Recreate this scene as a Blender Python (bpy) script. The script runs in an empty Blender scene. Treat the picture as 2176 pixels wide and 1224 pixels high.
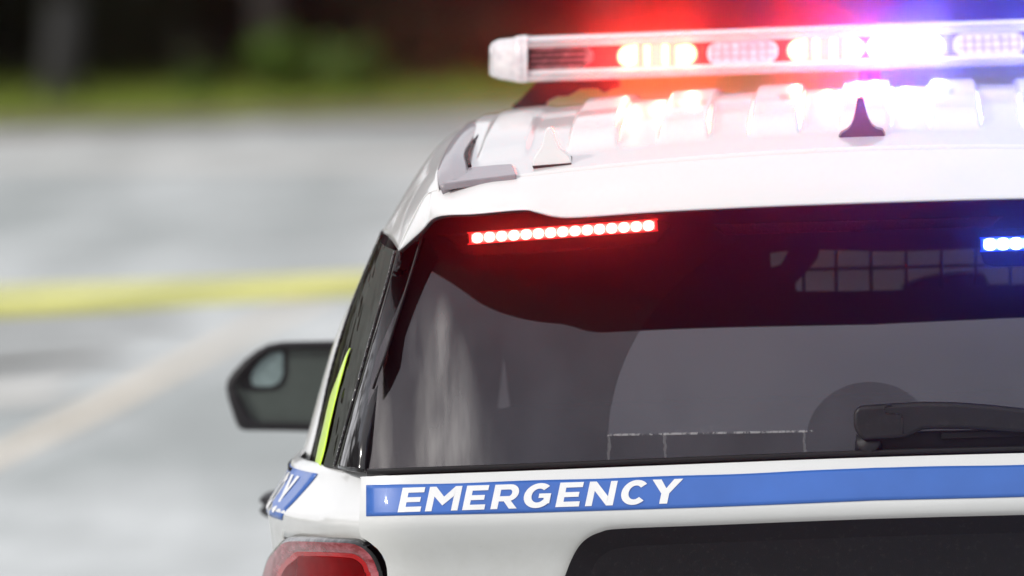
import bpy, bmesh, math, random
from mathutils import Vector, Matrix
random.seed(7)
R = math.radians
sc = bpy.context.scene
col = sc.collection

# ------------------------------------------------------------------ camera
F = 24000.0                      # focal length in pixels of the 2176 px wide photograph
CAM = Vector((0.085, -18.0, 1.86))
THETA = math.atan(582 / F); PSI = math.atan(872 / F); ROLL = 0.034
fw = Vector((-math.sin(PSI) * math.cos(THETA), math.cos(PSI) * math.cos(THETA), -math.sin(THETA)))
r0 = Vector((math.cos(PSI), math.sin(PSI), 0)); u0 = r0.cross(fw)
rt = r0 * math.cos(ROLL) - u0 * math.sin(ROLL); up = u0 * math.cos(ROLL) + r0 * math.sin(ROLL)
cd = bpy.data.cameras.new('camera'); cam = bpy.data.objects.new('camera', cd); col.objects.link(cam)
cam.matrix_world = Matrix(((rt.x, up.x, -fw.x, CAM.x), (rt.y, up.y, -fw.y, CAM.y), (rt.z, up.z, -fw.z, CAM.z), (0, 0, 0, 1)))
cd.sensor_width = 36; cd.lens = F / 2176 * 36; cd.clip_end = 2000; cd.clip_start = 0.1
cd.dof.use_dof = True; cd.dof.focus_distance = 18.02; cd.dof.aperture_fstop = cd.lens / 88.0
sc.camera = cam

# ------------------------------------------------------------------ light and exposure
SUN = Vector((-0.74, -0.40, 0.54)).normalized()
w = bpy.data.worlds.new("World"); sc.world = w; w.use_nodes = True
nt = w.node_tree; bg = nt.nodes['Background']
sky = nt.nodes.new('ShaderNodeTexSky'); sky.sky_type = 'NISHITA'; sky.sun_disc = False
sky.sun_elevation = math.asin(SUN.z); sky.sun_rotation = math.atan2(SUN.x, SUN.y)
sky.dust_density = 2.5; sky.air_density = 1.0
tcw = nt.nodes.new('ShaderNodeTexCoord'); nz = nt.nodes.new('ShaderNodeTexNoise')
nz.inputs['Scale'].default_value = 2.6; nz.inputs['Detail'].default_value = 5; nz.inputs['Roughness'].default_value = 0.55
rmp = nt.nodes.new('ShaderNodeMapRange'); rmp.inputs['From Min'].default_value = 0.36; rmp.inputs['From Max'].default_value = 0.60
rmp.inputs['To Min'].default_value = 0.55; rmp.inputs['To Max'].default_value = 1.0
mixw = nt.nodes.new('ShaderNodeMix'); mixw.data_type = 'RGBA'
nt.links.new(tcw.outputs['Generated'], nz.inputs['Vector']); nt.links.new(nz.outputs['Fac'], rmp.inputs['Value'])
nt.links.new(rmp.outputs['Result'], mixw.inputs['Factor']); nt.links.new(sky.outputs['Color'], mixw.inputs['A'])
mixw.inputs['B'].default_value = (10.6, 10.6, 11.0, 1)      # thin bright cloud over the blue sky
nt.links.new(mixw.outputs['Result'], bg.inputs['Color']); bg.inputs['Strength'].default_value = 0.10
sl = bpy.data.lights.new('sun', 'SUN'); sl.energy = 2.0; sl.angle = R(2.0); sl.color = (1, .96, .9)
so = bpy.data.objects.new('sun', sl); col.objects.link(so); so.rotation_euler = SUN.to_track_quat('Z', 'Y').to_euler()
sc.view_settings.view_transform = 'Standard'; sc.view_settings.look = 'None'
sc.view_settings.gamma = 1; sc.view_settings.exposure = 0.10; sc.view_settings.use_curve_mapping = False
cy = sc.cycles
cy.max_bounces = 10; cy.volume_bounces = 0; cy.transparent_max_bounces = 16; cy.glossy_bounces = 5; cy.diffuse_bounces = 3
cy.sample_clamp_indirect = 6; cy.use_denoising = True; cy.caustics_reflective = False; cy.caustics_refractive = False

# ------------------------------------------------------------------ measuring helpers
def P(px, py, Y):
    """world point at depth Y seen at photo position (px, py)"""
    d = fw + rt * ((px - 1088) / F) + up * ((612 - py) / F)
    return CAM + d * ((Y - CAM.y) / d.y)
def on(px, py, fY, off=0.0):
    """point of the surface Y = fY(x, z) seen at (px, py), moved off metres towards the rear"""
    Y = 0.1
    for _ in range(14):
        p = P(px, py, Y); Y = 0.5 * Y + 0.5 * fY(p.x, p.z)
    return P(px, py, Y - off)
def proj(p):
    d = p - CAM; t = d.dot(fw)
    return 1088 + F * d.dot(rt) / t, 612 - F * d.dot(up) / t
def mir(p): return Vector((-p.x, p.y, p.z))
def sstep(a, b, x):
    t = max(0, min(1, (x - a) / (b - a))); return t * t * (3 - 2 * t)
def interp(tab, x):
    if x <= tab[0][0]: return tab[0][1]
    if x >= tab[-1][0]: return tab[-1][1]
    for i in range(len(tab) - 1):
        if tab[i][0] <= x <= tab[i + 1][0]:
            n = len(tab); x0, y0 = tab[i]; x1, y1 = tab[i + 1]
            m = lambda k: (tab[min(n - 1, k + 1)][1] - tab[max(0, k - 1)][1]) / (tab[min(n - 1, k + 1)][0] - tab[max(0, k - 1)][0])
            h = x1 - x0; t = (x - x0) / h
            return ((2*t**3 - 3*t*t + 1) * y0 + (t**3 - 2*t*t + t) * h * m(i) + (-2*t**3 + 3*t*t) * y1 + (t**3 - t*t) * h * m(i + 1))

# ------------------------------------------------------------------ materials
class NT:
    def __init__(s, name):
        s.m = bpy.data.materials.new(name); s.m.use_nodes = True; s.t = s.m.node_tree
        s.b = s.t.nodes['Principled BSDF']; s.o = s.t.nodes['Material Output']
    def n(s, kind, **kw):
        x = s.t.nodes.new('ShaderNode' + kind)
        for k, v in kw.items():
            if k in x.inputs.keys(): x.inputs[k].default_value = v
            else: setattr(x, k, v)
        return x
    def l(s, a, b): s.t.links.new(a, b)
    def coord(s, scale=(1, 1, 1)):
        g = s.n('NewGeometry'); m = s.n('Mapping'); m.inputs['Scale'].default_value = scale
        s.l(g.outputs['Position'], m.inputs['Vector']); return m.outputs['Vector']
    def noise(s, scale, detail=3, rough=.5, stretch=(1, 1, 1)):
        x = s.n('TexNoise'); x.inputs['Scale'].default_value = scale; x.inputs['Detail'].default_value = detail
        x.inputs['Roughness'].default_value = rough; s.l(s.coord(stretch), x.inputs['Vector']); return x.outputs['Fac']
    def rng(s, v, a, b, c=0., d=1.):
        x = s.n('MapRange'); x.clamp = True
        for k, q in zip(('From Min', 'From Max', 'To Min', 'To Max'), (a, b, c, d)): x.inputs[k].default_value = q
        s.l(v, x.inputs['Value']); return x.outputs['Result']
    def mix(s, f, a, b):
        x = s.n('Mix', data_type='RGBA')
        for k, q in (('Factor', f), ('A', a), ('B', b)):
            if hasattr(q, 'links'): s.l(q, x.inputs[k])
            elif k == 'Factor': x.inputs[k].default_value = q
            else: x.inputs[k].default_value = (*q, 1)
        return x.outputs['Result']
    def math(s, op, a, b=0.):
        x = s.n('Math', operation=op)
        for i, q in enumerate((a, b)):
            if hasattr(q, 'links'): s.l(q, x.inputs[i])
            else: x.inputs[i].default_value = q
        return x.outputs[0]
    def fres(s, ior):
        g = s.n('NewGeometry'); f = s.n('Fresnel')
        s.l(s.math('ADD', s.math('MULTIPLY', g.outputs['Backfacing'], 1 / ior - ior), ior), f.inputs['IOR']); return f
    def bump(s, h, strength, dist):
        x = s.n('Bump'); x.inputs['Strength'].default_value = strength; x.inputs['Distance'].default_value = dist
        s.l(h, x.inputs['Height']); s.l(x.outputs['Normal'], s.b.inputs['Normal'])
def simple(name, c, rough=.5, metal=0., coat=0., var=.12, nscale=30, bump=0., bscale=300, spec=.5, grime=None):
    q = NT(name); b = q.b
    b.inputs['Metallic'].default_value = metal; b.inputs['Coat Weight'].default_value = coat; b.inputs['Coat Roughness'].default_value = .04
    b.inputs['Specular IOR Level'].default_value = spec
    nn = q.noise(nscale, 4, .6)
    c2 = tuple(x * (1 - var) for x in c); c3 = tuple(min(1, x * (1 + var)) for x in c)
    base = q.mix(q.rng(nn, .3, .7), c2, c3)
    if grime:
        base = q.mix(q.rng(q.noise(grime[1], 6, .75), .56, .76, 0, grime[2]), base, grime[0])
    q.l(base, b.inputs['Base Color'])
    q.l(q.rng(nn, .3, .7, max(.02, rough * .85), min(1, rough * 1.15)), b.inputs['Roughness'])
    if bump: q.bump(q.noise(bscale, 3), bump, .002)
    return q.m
def emit(name, c, s, base=(.05, .05, .05)):
    q = NT(name); q.b.inputs['Emission Color'].default_value = (*c, 1); q.b.inputs['Emission Strength'].default_value = s
    q.l(q.mix(q.rng(q.noise(90, 2), .3, .7), base, tuple(x * 1.2 for x in base)), q.b.inputs['Base Color']); q.b.inputs['Roughness'].default_value = .25
    return q.m

def paint():
    q = NT('white_paint'); b = q.b
    b.inputs['Roughness'].default_value = .35; b.inputs['Coat Weight'].default_value = .7; b.inputs['Coat Roughness'].default_value = .03
    base = q.mix(q.rng(q.noise(5, 3), .3, .7), (.73, .735, .73), (.70, .71, .705))
    g = q.n('NewGeometry'); sx = q.n('SeparateXYZ'); q.l(g.outputs['Position'], sx.inputs[0])
    low = q.rng(sx.outputs['Z'], 1.075, 1.02)                      # road film on the lower tailgate
    film = q.math('MULTIPLY', low, q.rng(q.noise(9, 5, .7),   .2, .8, .15, .5))
    base = q.mix(film, base, (.42, .41, .36))
    v = q.n('TexVoronoi'); v.inputs['Scale'].default_value = 55; q.l(q.coord(), v.inputs['Vector'])
    sp = q.math('MULTIPLY', q.rng(v.outputs['Distance'], .06, .035), q.rng(q.noise(14, 2), .5, .62))
    sp = q.math('MULTIPLY', sp, q.math('ADD', q.math('MULTIPLY', low, .75), .06))
    base = q.mix(sp, base, (.10, .07, .05))
    q.l(base, b.inputs['Base Color']); q.bump(q.noise(260, 2), .02, .001)
    return q.m
PAINT = paint()
BLACK = simple('satin_black_plastic', (.012, .012, .014), .42, bump=.25, bscale=900, grime=((.12, .11, .10), 60, .15), spec=.3)
TRIM = simple('dusty_black_trim', (.010, .010, .012), .55, bump=.25, bscale=1200, grime=((.16, .15, .14), 120, .16), spec=.2)
GLOSSBLK = simple('gloss_black_trim', (.008, .008, .009), .14, coat=.2)
_q = NT.__new__(NT); _q.m = GLOSSBLK; _q.t = GLOSSBLK.node_tree; _q.b = _q.t.nodes['Principled BSDF']; _q.bump(_q.noise(22, 2, .5, (2.2, 1.0, .12)), .8, .005)
RUBBER = simple('black_rubber', (.012, .012, .013), .6, spec=.3)
DARKIN = simple('dark_interior', (.010, .009, .011), .9, spec=.1)
CABIN = simple('dark_cabin_cloth', (.014, .012, .015), .95, spec=.08, bump=.3, bscale=300)
RAIL = simple('grey_rail_paint', (.24, .225, .25), .38, coat=.5, bump=.1)
BLUE = simple('blue_reflective_film', (.035, .13, .47), .42, coat=.25, var=.10, nscale=7, bump=.06, bscale=1500)
WHITEFILM = simple('white_reflective_film', (.82, .82, .82), .35, coat=.5, var=.03)
CHROME = simple('mirror_glass_dark', (.075, .09, .082), .12, metal=0, var=.05, spec=.4)
CHROME2 = simple('mirror_glass_bright', (.20, .26, .26), .1, var=.3, nscale=26)
METAL = simple('brushed_aluminium', (.5, .48, .5), .35, metal=.8)
TYRE = simple('tyre_rubber', (.02, .02, .02), .8)

def rear_glass():
    q = NT('privacy_glass'); t = q.t; t.nodes.remove(q.b)
    g = q.n('NewGeometry'); sx = q.n('SeparateXYZ'); q.l(g.outputs['Position'], sx.inputs[0])
    X, Z = sx.outputs['X'], sx.outputs['Z']
    def dist(cx, cz, kz):
        a = q.math('POWER', q.math('ABSOLUTE', q.math('SUBTRACT', X, cx)), 2.)
        b_ = q.math('POWER', q.math('ABSOLUTE', q.math('MULTIPLY', q.math('SUBTRACT', Z, cz), kz)), 2.)
        return q.math('SQRT', q.math('ADD', a, b_))
    D = dist(WPX, WPZ, WKZ)
    wiped = q.math('MULTIPLY', q.rng(D, WR2, WR2 - .0025), q.rng(D, WR1 - .001, WR1 + .001))
    # the wiper never cleans below its rest line
    line = q.math('ADD', q.math('MULTIPLY', X, -.012), WPZ + .012)
    wiped = q.math('MULTIPLY', wiped, q.rng(q.math('SUBTRACT', Z, line), -.002, .002))
    dirt = q.math('SUBTRACT', 1., q.math('MULTIPLY', wiped, .93))
    fine = q.rng(q.noise(1300, 2, .8), .55, .8, .75, 1.9)
    cloudy = q.rng(q.noise(7, 5, .6, (1, 1, .5)), .3, .75, .75, 1.3)
    glint_smear = q.noise(13, 3, .5, (2.2, .6, .14))
    cen = q.math('ADD', -.685, q.math('MULTIPLY', q.math('SUBTRACT', 1.36, Z), .05)); wid = q.math('MAXIMUM', .010, q.math('ADD', .02, q.math('MULTIPLY', q.math('SUBTRACT', 1.38, Z), .30)))
    left = q.math('MULTIPLY', q.rng(q.math('DIVIDE', q.math('ABSOLUTE', q.math('SUBTRACT', X, cen)), wid), 1.0, .1), q.rng(glint_smear, .36, .70, .5, 6))  # dust band shaped to stand in for the bright reflected streak
    left = q.math('ADD', left, q.math('MULTIPLY', q.rng(X, -.60, -.74), q.rng(glint_smear, .45, .75, 0, 2.5)))
    # dust speck field
    v = q.n('TexVoronoi'); v.inputs['Scale'].default_value = 150; q.l(q.coord(), v.inputs['Vector'])
    speck = q.math('MULTIPLY', q.rng(v.outputs['Distance'], .10, .05), q.rng(q.noise(40, 2), .50, .60))
    dust = q.math('MULTIPLY', q.math('MULTIPLY', dirt, fine), cloudy)
    dust = q.math('MULTIPLY', q.math('ADD', dust, q.math('MULTIPLY', q.math('MULTIPLY', left, q.rng(Z, 1.42, 1.36)), 3.2)), .0115)  # dust plus the band that stands in for the reflected streak
    dust = q.math('ADD', dust, q.math('MULTIPLY', speck, .07))
    # residue where the blade stops and where it ran down
    ln = q.math('MULTIPLY', q.rng(q.math('ABSOLUTE', q.math('SUBTRACT', Z, line)), .0024, .0010), q.rng(q.noise(70, 4, .7, (1, 1, .1)), .42, .55))
    ln = q.math('MULTIPLY', ln, q.math('MULTIPLY', q.rng(X, WPX - WR2 - .002, WPX - WR2 + .003), q.rng(X, WPX - WR1 + .012, WPX - WR1 + .005)))
    wob = q.math('MULTIPLY', q.math('SUBTRACT', q.noise(60, 3), .5), .012)
    runs = None
    for rx in (WPX - WR2 + .002, WPX - WR2 + .092, WPX - WR1 - .004):
        c_ = q.rng(q.math('ABSOLUTE', q.math('SUBTRACT', q.math('SUBTRACT', X, rx), wob)), .0028, .0015)
        runs = c_ if runs is None else q.math('MAXIMUM', runs, c_)
    runs = q.math('MULTIPLY', runs, q.rng(q.math('SUBTRACT', Z, line), .001, -.001))
    streak = q.math('MULTIPLY', q.rng(q.noise(90, 5, .8, (1, 1, .3)), .52, .75), q.math('MULTIPLY', q.rng(q.math('SUBTRACT', Z, line), .016, .0), q.rng(q.math('SUBTRACT', Z, line), -.001, .001)))
    streak = q.math('MULTIPLY', streak, q.math('MULTIPLY', q.rng(X, WPX - WR2 + .01, WPX - WR2 + .12), q.rng(X, WPX - WR1 - .02, WPX - WR1 - .16)))
    dust = q.math('ADD', dust, q.math('ADD', q.math('MULTIPLY', ln, .40), q.math('ADD', q.math('MULTIPLY', runs, .12), q.math('MULTIPLY', streak, .22))))
    fr = q.fres(1.52)
    refl = q.math('MULTIPLY', fr.outputs[0], 2.5)
    refl = q.math('MULTIPLY', refl, q.math('SUBTRACT', 1., q.math('MULTIPLY', q.math('MULTIPLY', dirt, cloudy), .47)))
    tr = q.n('BsdfTransparent'); tr.inputs['Color'].default_value = (.34, .31, .34, 1)
    gl = q.n('BsdfGlossy'); gl.inputs['Color'].default_value = (.90, .89, 1, 1)
    gl.inputs['Roughness'].default_value = .015
    df = q.n('BsdfDiffuse'); df.inputs['Color'].default_value = (.62, .60, .60, 1)
    tl = q.n('BsdfTranslucent'); tl.inputs['Color'].default_value = (.75, .72, .72, 1)
    gr = q.n('BsdfGlossy'); gr.inputs['Roughness'].default_value = 0.36; gr.inputs['Color'].default_value = (.9, .88, .86, 1)
    a1 = q.n('MixShader'); q.l(refl, a1.inputs[0]); q.l(tr.outputs[0], a1.inputs[1]); q.l(gl.outputs[0], a1.inputs[2])
    a2 = q.n('MixShader'); a2.inputs[0].default_value = .5; q.l(df.outputs[0], a2.inputs[1]); q.l(tl.outputs[0], a2.inputs[2])
    a3 = q.n('MixShader'); a3.inputs[0].default_value = .35; q.l(a2.outputs[0], a3.inputs[1]); q.l(gr.outputs[0], a3.inputs[2])
    a4 = q.n('MixShader'); q.l(dust, a4.inputs[0]); q.l(a1.outputs[0], a4.inputs[1]); q.l(a3.outputs[0], a4.inputs[2])
    q.l(a4.outputs[0], q.o.inputs['Surface'])
    return q.m
def plain_glass(name, tint, k=1.6, rough=.01, gcol=(1, 1, 1), wave=0):
    q = NT(name); q.t.nodes.remove(q.b)
    fr = q.fres(1.5)
    tr = q.n('BsdfTransparent'); tr.inputs['Color'].default_value = (*tint, 1)
    gl = q.n('BsdfGlossy'); gl.inputs['Roughness'].default_value = rough; gl.inputs['Color'].default_value = (*gcol, 1)
    if wave:
        bp = q.n('Bump'); bp.inputs['Strength'].default_value = .8; bp.inputs['Distance'].default_value = .005
        q.l(q.noise(26, 1, .5, (2.2, .45, .03)), bp.inputs['Height']); q.l(bp.outputs['Normal'], gl.inputs['Normal']); q.l(bp.outputs['Normal'], fr.inputs['Normal'])
    a = q.n('MixShader'); f = q.math('ADD', q.math('MULTIPLY', fr.outputs[0], k), q.rng(q.noise(40, 3), .3, .8, 0, .02))
    q.l(f, a.inputs[0]); q.l(tr.outputs[0], a.inputs[1]); q.l(gl.outputs[0], a.inputs[2]); q.l(a.outputs[0], q.o.inputs['Surface'])
    return q.m

# ------------------------------------------------------------------ building helpers
def tag(o, label=None, cat=None, group=None, kind=None):
    if label: o['label'] = label
    if cat: o['category'] = cat
    if group: o['group'] = group
    if kind: o['kind'] = kind
    return o
WORLD = {}                       # where the Empties that carry parts stand
def link(name, verts, faces, mat, parent=None, smooth=True):
    me = bpy.data.meshes.new(name); me.from_pydata([tuple(v) for v in verts], [], faces); me.update()
    o = bpy.data.objects.new(name, me); col.objects.link(o)
    if mat: me.materials.append(mat)
    if smooth: me.polygons.foreach_set('use_smooth', [True] * len(me.polygons))
    if parent is not None:
        o.parent = parent
        o.matrix_parent_inverse = Matrix.Translation(-WORLD.get(parent.name, Vector()))
    return o
class MB:
    def __init__(s): s.v = []; s.f = []
    def add(s, vs, fs):
        k = len(s.v); s.v += [Vector(v) for v in vs]; s.f += [tuple(i + k for i in f) for f in fs]
    def grid(s, rows):
        n = len(rows[0]); k = len(s.v)
        for r in rows: s.v += [Vector(p) for p in r]
        for i in range(len(rows) - 1):
            for j in range(n - 1):
                a = k + i * n + j; s.f.append((a, a + 1, a + n + 1, a + n))
    def box(s, c, h, rz=0.):
        c = Vector(c); m = Matrix.Rotation(rz, 3, 'Z')
        vs = [c + m @ Vector((a * h[0], b * h[1], d * h[2])) for a in (-1, 1) for b in (-1, 1) for d in (-1, 1)]
        s.add(vs, [(0, 1, 3, 2), (4, 6, 7, 5), (0, 4, 5, 1), (2, 3, 7, 6), (0, 2, 6, 4), (1, 5, 7, 3)])
    def tube(s, a, b, r1, r2, n=8):
        a = Vector(a); b = Vector(b); d = (b - a).normalized()
        x = d.orthogonal().normalized(); y = d.cross(x)
        ring = lambda c, r: [c + (x * math.cos(2*math.pi*i/n) + y * math.sin(2*math.pi*i/n)) * r for i in range(n)]
        s.add(ring(a, r1) + ring(b, r2), [(i, (i+1) % n, n + (i+1) % n, n + i) for i in range(n)] + [tuple(range(n))[::-1], tuple(range(n, 2*n))])
    def prism(s, pts, off):
        """closed outline pts extruded by vector off"""
        n = len(pts); off = Vector(off)
        s.add(list(pts) + [Vector(p) + off for p in pts], [tuple(range(n)), tuple(range(n, 2*n))[::-1]] + [(i, i + n, (i+1) % n + n, (i+1) % n) for i in range(n)])
    def mirrored(s):
        k = len(s.v); s.v += [mir(v) for v in s.v]; s.f += [tuple(i + k for i in f[::-1]) for f in list(s.f)]
        return s
    def build(s, name, mat, parent=None, smooth=True, solid=0., bevel=0., out=None, segs=3):
        o = link(name, s.v, s.f, mat, parent, smooth)
        bm = bmesh.new(); bm.from_mesh(o.data); bmesh.ops.remove_doubles(bm, verts=bm.verts, dist=1e-5)
        if out is None: bmesh.ops.recalc_face_normals(bm, faces=bm.faces)
        else:
            bm.normal_update()
            for f in bm.faces:
                if f.normal.dot(out(f.calc_center_median())) < 0: f.normal_flip()
        bm.to_mesh(o.data); bm.free()
        if solid:
            md = o.modifiers.new('thickness', 'SOLIDIFY'); md.thickness = solid; md.offset = -1
        if bevel:
            md = o.modifiers.new('bevel', 'BEVEL'); md.width = bevel; md.segments = segs; md.limit_method = 'ANGLE'; md.angle_limit = R(35)
            md.harden_normals = True
        elif not smooth: pass
        return o
def cr(pts, n):
    """Catmull-Rom through pts, n points per span"""
    out = []; m = len(pts)
    for i in range(m - 1):
        p0 = pts[max(0, i-1)]; p1 = pts[i]; p2 = pts[i+1]; p3 = pts[min(m-1, i+2)]
        if i == 0: p0 = p1 * 2 - p2
        if i == m - 2: p3 = p2 * 2 - p1
        for k in range(n):
            t = k / n
            out.append(0.5 * ((2*p1) + (p2 - p0)*t + (2*p0 - 5*p1 + 4*p2 - p3)*t*t + (3*p1 - p0 - 3*p2 + p3)*t**3))
    out.append(pts[-1].copy()); return out
def patch(rows, nu=6, nv=6):
    rows = [cr([Vector(p) for p in r], nu) for r in rows]
    cols = [cr([r[j] for r in rows], nv) for j in range(len(rows[0]))]
    return [[cols[j][i] for j in range(len(cols))] for i in range(len(cols[0]))]
def outward(c): return Vector((c.x * 1.2, (c.y - 1.6) * .55, (c.z - 1.15) * 1.2)) 
def both(name, rows, mat, parent, solid=.004, **kw):
    """the same panel on the left and on the right: two parts"""
    o = None
    for s in (0, 1):
        m = MB(); m.grid([[mir(p) for p in r] for r in rows] if s else rows)
        q = m.build(name, mat, parent, solid=solid, out=outward, **kw)
        if o is None: o = q
    return o

# ------------------------------------------------------------------ vehicle surfaces
def plan(X):
    a = abs(X); return .05 * (a / .8) ** 2 + .55 * max(0, (a - .70) / .31) ** 3
PZ = [(.30, .10), (.60, .055), (.80, -.01), (.98, -.040), (1.03, -.058), (1.055, -.066), (1.075, -.062), (1.10, -.052), (1.135, -.036), (1.2, -.01)]
def Ytail(X, z): return plan(X) + interp(PZ, z)
def Yglass(X, z):
    a = abs(X); return -.008 + .577 * (z - 1.134) + .12 * (z - 1.134) * (z - 1.6) + .11 * (a / .8) ** 3.2
ZR = [(.10, 1.622), (.35, 1.650), (.8, 1.686), (1.3, 1.7095), (1.8, 1.712), (2.3, 1.697), (2.75, 1.660)]
def ribs(X, Y):
    a = abs(X); q = a / .148; k = round(q)
    if k > 4: return 0
    hgt = (.021 if k < 4 else .008) * (1 - .5 * sstep(.6, 1.25, Y))
    e = abs(q - k) * .148
    return hgt * (1 - sstep(.036, .043, e)) * sstep(.34, .50, Y) * (1 - sstep(2.2, 2.5, Y))
def Zroof(X, Y, rib=True):
    return interp(ZR, Y) - (.089 - .03 * min(1, Y / 1.3)) * X * X + (ribs(X, Y) if rib else 0)
CX = lambda z, Y: proj(Vector((0, Y, z)))[0]
def center(py, fY):
    for _ in range(3):
        px = 1845
        for _ in range(6):
            p = on(px, py, fY); px = px - p.x * 1333
    p.x = 0; return p

car = bpy.data.objects.new('police_suv', None); col.objects.link(car); car.location = (0, 2.2, 0); WORLD['police_suv'] = Vector((0, 2.2, 0))
tag(car, 'white police SUV seen from behind with blue EMERGENCY stripe and lit roof light bar', 'police car')

# tailgate panel ---------------------------------------------------
def top_edge(px): return interp([(700, 1016), (766, 1013), (900, 1008), (1100, 1001), (1400, 989), (1845, 972), (2300, 960)], px)
def left_edge(py): return interp([(1013, 767), (1060, 765), (1120, 763), (1142, 766), (1158, 788), (1175, 806), (1200, 819), (1230, 823), (1700, 826)], py)
rows = []
pys = [0, .12, .25, .38, .5, .62, .75, .88, 1]
levels = [('t', 0)] + [('t', k) for k in (.004, .02, .05, .085)] 
NV = 46
for i in range(NV + 1):
    v = i / NV; v = v ** 1.5
    r = []
    for j in range(61):
        t = (j / 60) ** 1.3
        py = 1013 + v * 700
        px = left_edge(py) + t * (1862 - left_edge(py))
        yy = top_edge(px) + v * (1700 - top_edge(px)) + 0
        if j == 60: p = center(yy, Ytail)
        else: p = on(px, yy, Ytail)
        r.append(p)
    rows.append(r)
# rolled top and left edges
top = [Vector((p.x, p.y + .012, p.z - .001)) for p in rows[0]]
rows = [top] + rows
full = [r + [mir(p) for p in r[-2::-1]] for r in rows]
m = MB(); m.grid(full); m.build('tailgate', PAINT, car, solid=.018, out=lambda c: Vector((0, -1, .1)), bevel=.0015, segs=2)
tailgate = bpy.data.objects['tailgate']
# stripe -----------------------------------------------------------
st = [(778, 1031, 1097), (900, 1028, 1094), (1100, 1022, 1090), (1400, 1013, 1081), (1600, 1005, 1074), (1863, 993, 1063), (2176, 980, 1050)]
def stT(px): return interp([(a, b) for a, b, c in st], px)
def stB(px): return interp([(a, c) for a, b, c in st], px)
def srow(off):
    out = []
    for k in range(9):
        r = []
        for j in range(60):
            px = 778 + j / 59 * (1862 - 778); py = stT(px) + k / 8 * (stB(px) - stT(px))
            if k == 0: py += .6 * math.sin(px * .021) + .5 * math.sin(px * .0083)
            r.append(center(py, Ytail) if j == 59 else on(px, py, Ytail))
        r = [p + Vector((0, -off, 0)) for p in r]
        out.append(r + [mir(p) for p in r[-2::-1]])
    return out
m = MB(); m.grid(srow(.0012)); m.build('blue_stripe', BLUE, tailgate, solid=.0004, out=lambda c: Vector((0, -1, 0)))
stripe = bpy.data.objects['blue_stripe']; stripe['label'] = 'blue reflective stripe with white lettering EMERGENCY'
# letters ----------------------------------------------------------
S = .25
def arcpts(cx, cy, rx, ry, a0, a1, n=14): return [(cx + rx * math.cos(R(a0 + (a1 - a0) * i / n)), cy + ry * math.sin(R(a0 + (a1 - a0) * i / n))) for i in range(n + 1)]
def quadstrip(outer, inner): return [[outer[i], outer[i+1], inner[i+1], inner[i]] for i in range(len(outer) - 1)]
def rect(a, b, c, d): return [(a, b), (c, b), (c, d), (a, d)]
def glyph(ch):
    if ch == 'E': return [rect(0, 0, .30, 1), rect(.30, 0, 1, .21), rect(.30, .40, .90, .60), rect(.30, .79, 1, 1)]
    if ch == 'M': return [rect(0, 0, .20, 1), rect(.80, 0, 1, 1), [(.20, 1), (.20, .60), (.50, .22), (.50, .58)], [(.80, 1), (.50, .58), (.50, .22), (.80, .60)], [(.13, 1), (.20, .9), (.20, 1)]]
    if ch == 'N': return [rect(0, 0, .24, 1), rect(.76, 0, 1, 1), [(.24, 1), (.24, .62), (.76, 0), (.76, .38)]]
    if ch == 'Y': return [rect(.38, 0, .64, .42), [(0, 1), (.38, .42), (.51, .42), (.51, .63), (.29, 1)], [(1, 1), (.71, 1), (.51, .63), (.51, .42), (.64, .42)]]
    if ch == 'R':
        g = [rect(0, 0, .26, 1), rect(.26, .79, .60, 1), rect(.26, .31, .60, .52), [(.45, .31), (.70, .34), (1, 0), (.70, 0)]]
        return g + quadstrip(arcpts(.60, .655, .36, .345, -90, 90), arcpts(.60, .655, .10, .135, -90, 90))
    if ch == 'C': return quadstrip(arcpts(.53, .5, .53, .51, 42, 318, 26), arcpts(.53, .5, .25, .285, 42, 318, 26))
    if ch == 'G': return quadstrip(arcpts(.53, .5, .53, .51, 48, 322, 26), arcpts(.53, .5, .25, .285, 48, 322, 26)) + [rect(.55, .40, .985, .58), rect(.745, .17, .985, .40)]
word = [('E', 845, 893), ('M', 903, 972), ('E', 982, 1029), ('R', 1042, 1098), ('G', 1108, 1166), ('E', 1180, 1230), ('N', 1243, 1302), ('C', 1315, 1370), ('Y', 1376, 1441)]
def base(px): return 1088.5 - (px - 845) * .0325
for ch, a, b in word:
    m = MB()
    for k, poly in enumerate(glyph(ch)):
        vs = []
        for (gx, gy) in poly:
            px = a + gx * (b - a) + gy * 11; py = base(a + gx * (b - a)) - gy * 52
            if ch == 'Y': px -= 5 * (1 - gy) * 0
            vs.append(on(px, py, Ytail) + Vector((0, -.0021 - k * .00002, 0)))
        m.add(vs, [tuple(range(len(vs)))])
    o = link('letter', m.v, m.f, WHITEFILM, stripe, smooth=False)
    md = o.modifiers.new('t', 'SOLIDIFY'); md.thickness = .0003; md.offset = 0

# black plate panel under the stripe --------------------------------
def gl_top(px): return interp([(1195, 1250), (1215, 1200), (1235, 1163), (1262, 1139), (1310, 1126), (1500, 1118), (1863, 1104), (2300, 1085)], px)
outl = [(1185, 1700), (1188, 1400), (1195, 1262), (1208, 1212), (1226, 1172), (1246, 1148), (1275, 1133), (1320, 1125), (1500, 1118), (1700, 1110), (1862, 1104)]
inl = [(1228, 1700), (1230, 1400), (1240, 1270), (1252, 1225), (1270, 1190), (1292, 1172), (1325, 1163), (1370, 1159), (1520, 1153), (1700, 1146), (1862, 1140)]
def crv(l, off):
    pts = cr([Vector((a, b, 0)) for a, b in l], 6); out = []
    for i, q in enumerate(pts):
        out.append((center(q.y, Ytail) if i == len(pts) - 1 else on(q.x, q.y, Ytail)) + Vector((0, -off, 0)))
    return out + [mir(p) for p in out[-2::-1]]
r1 = crv(outl, -.004); r1b = crv(outl, .010); r2 = crv(inl, .004)
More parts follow.
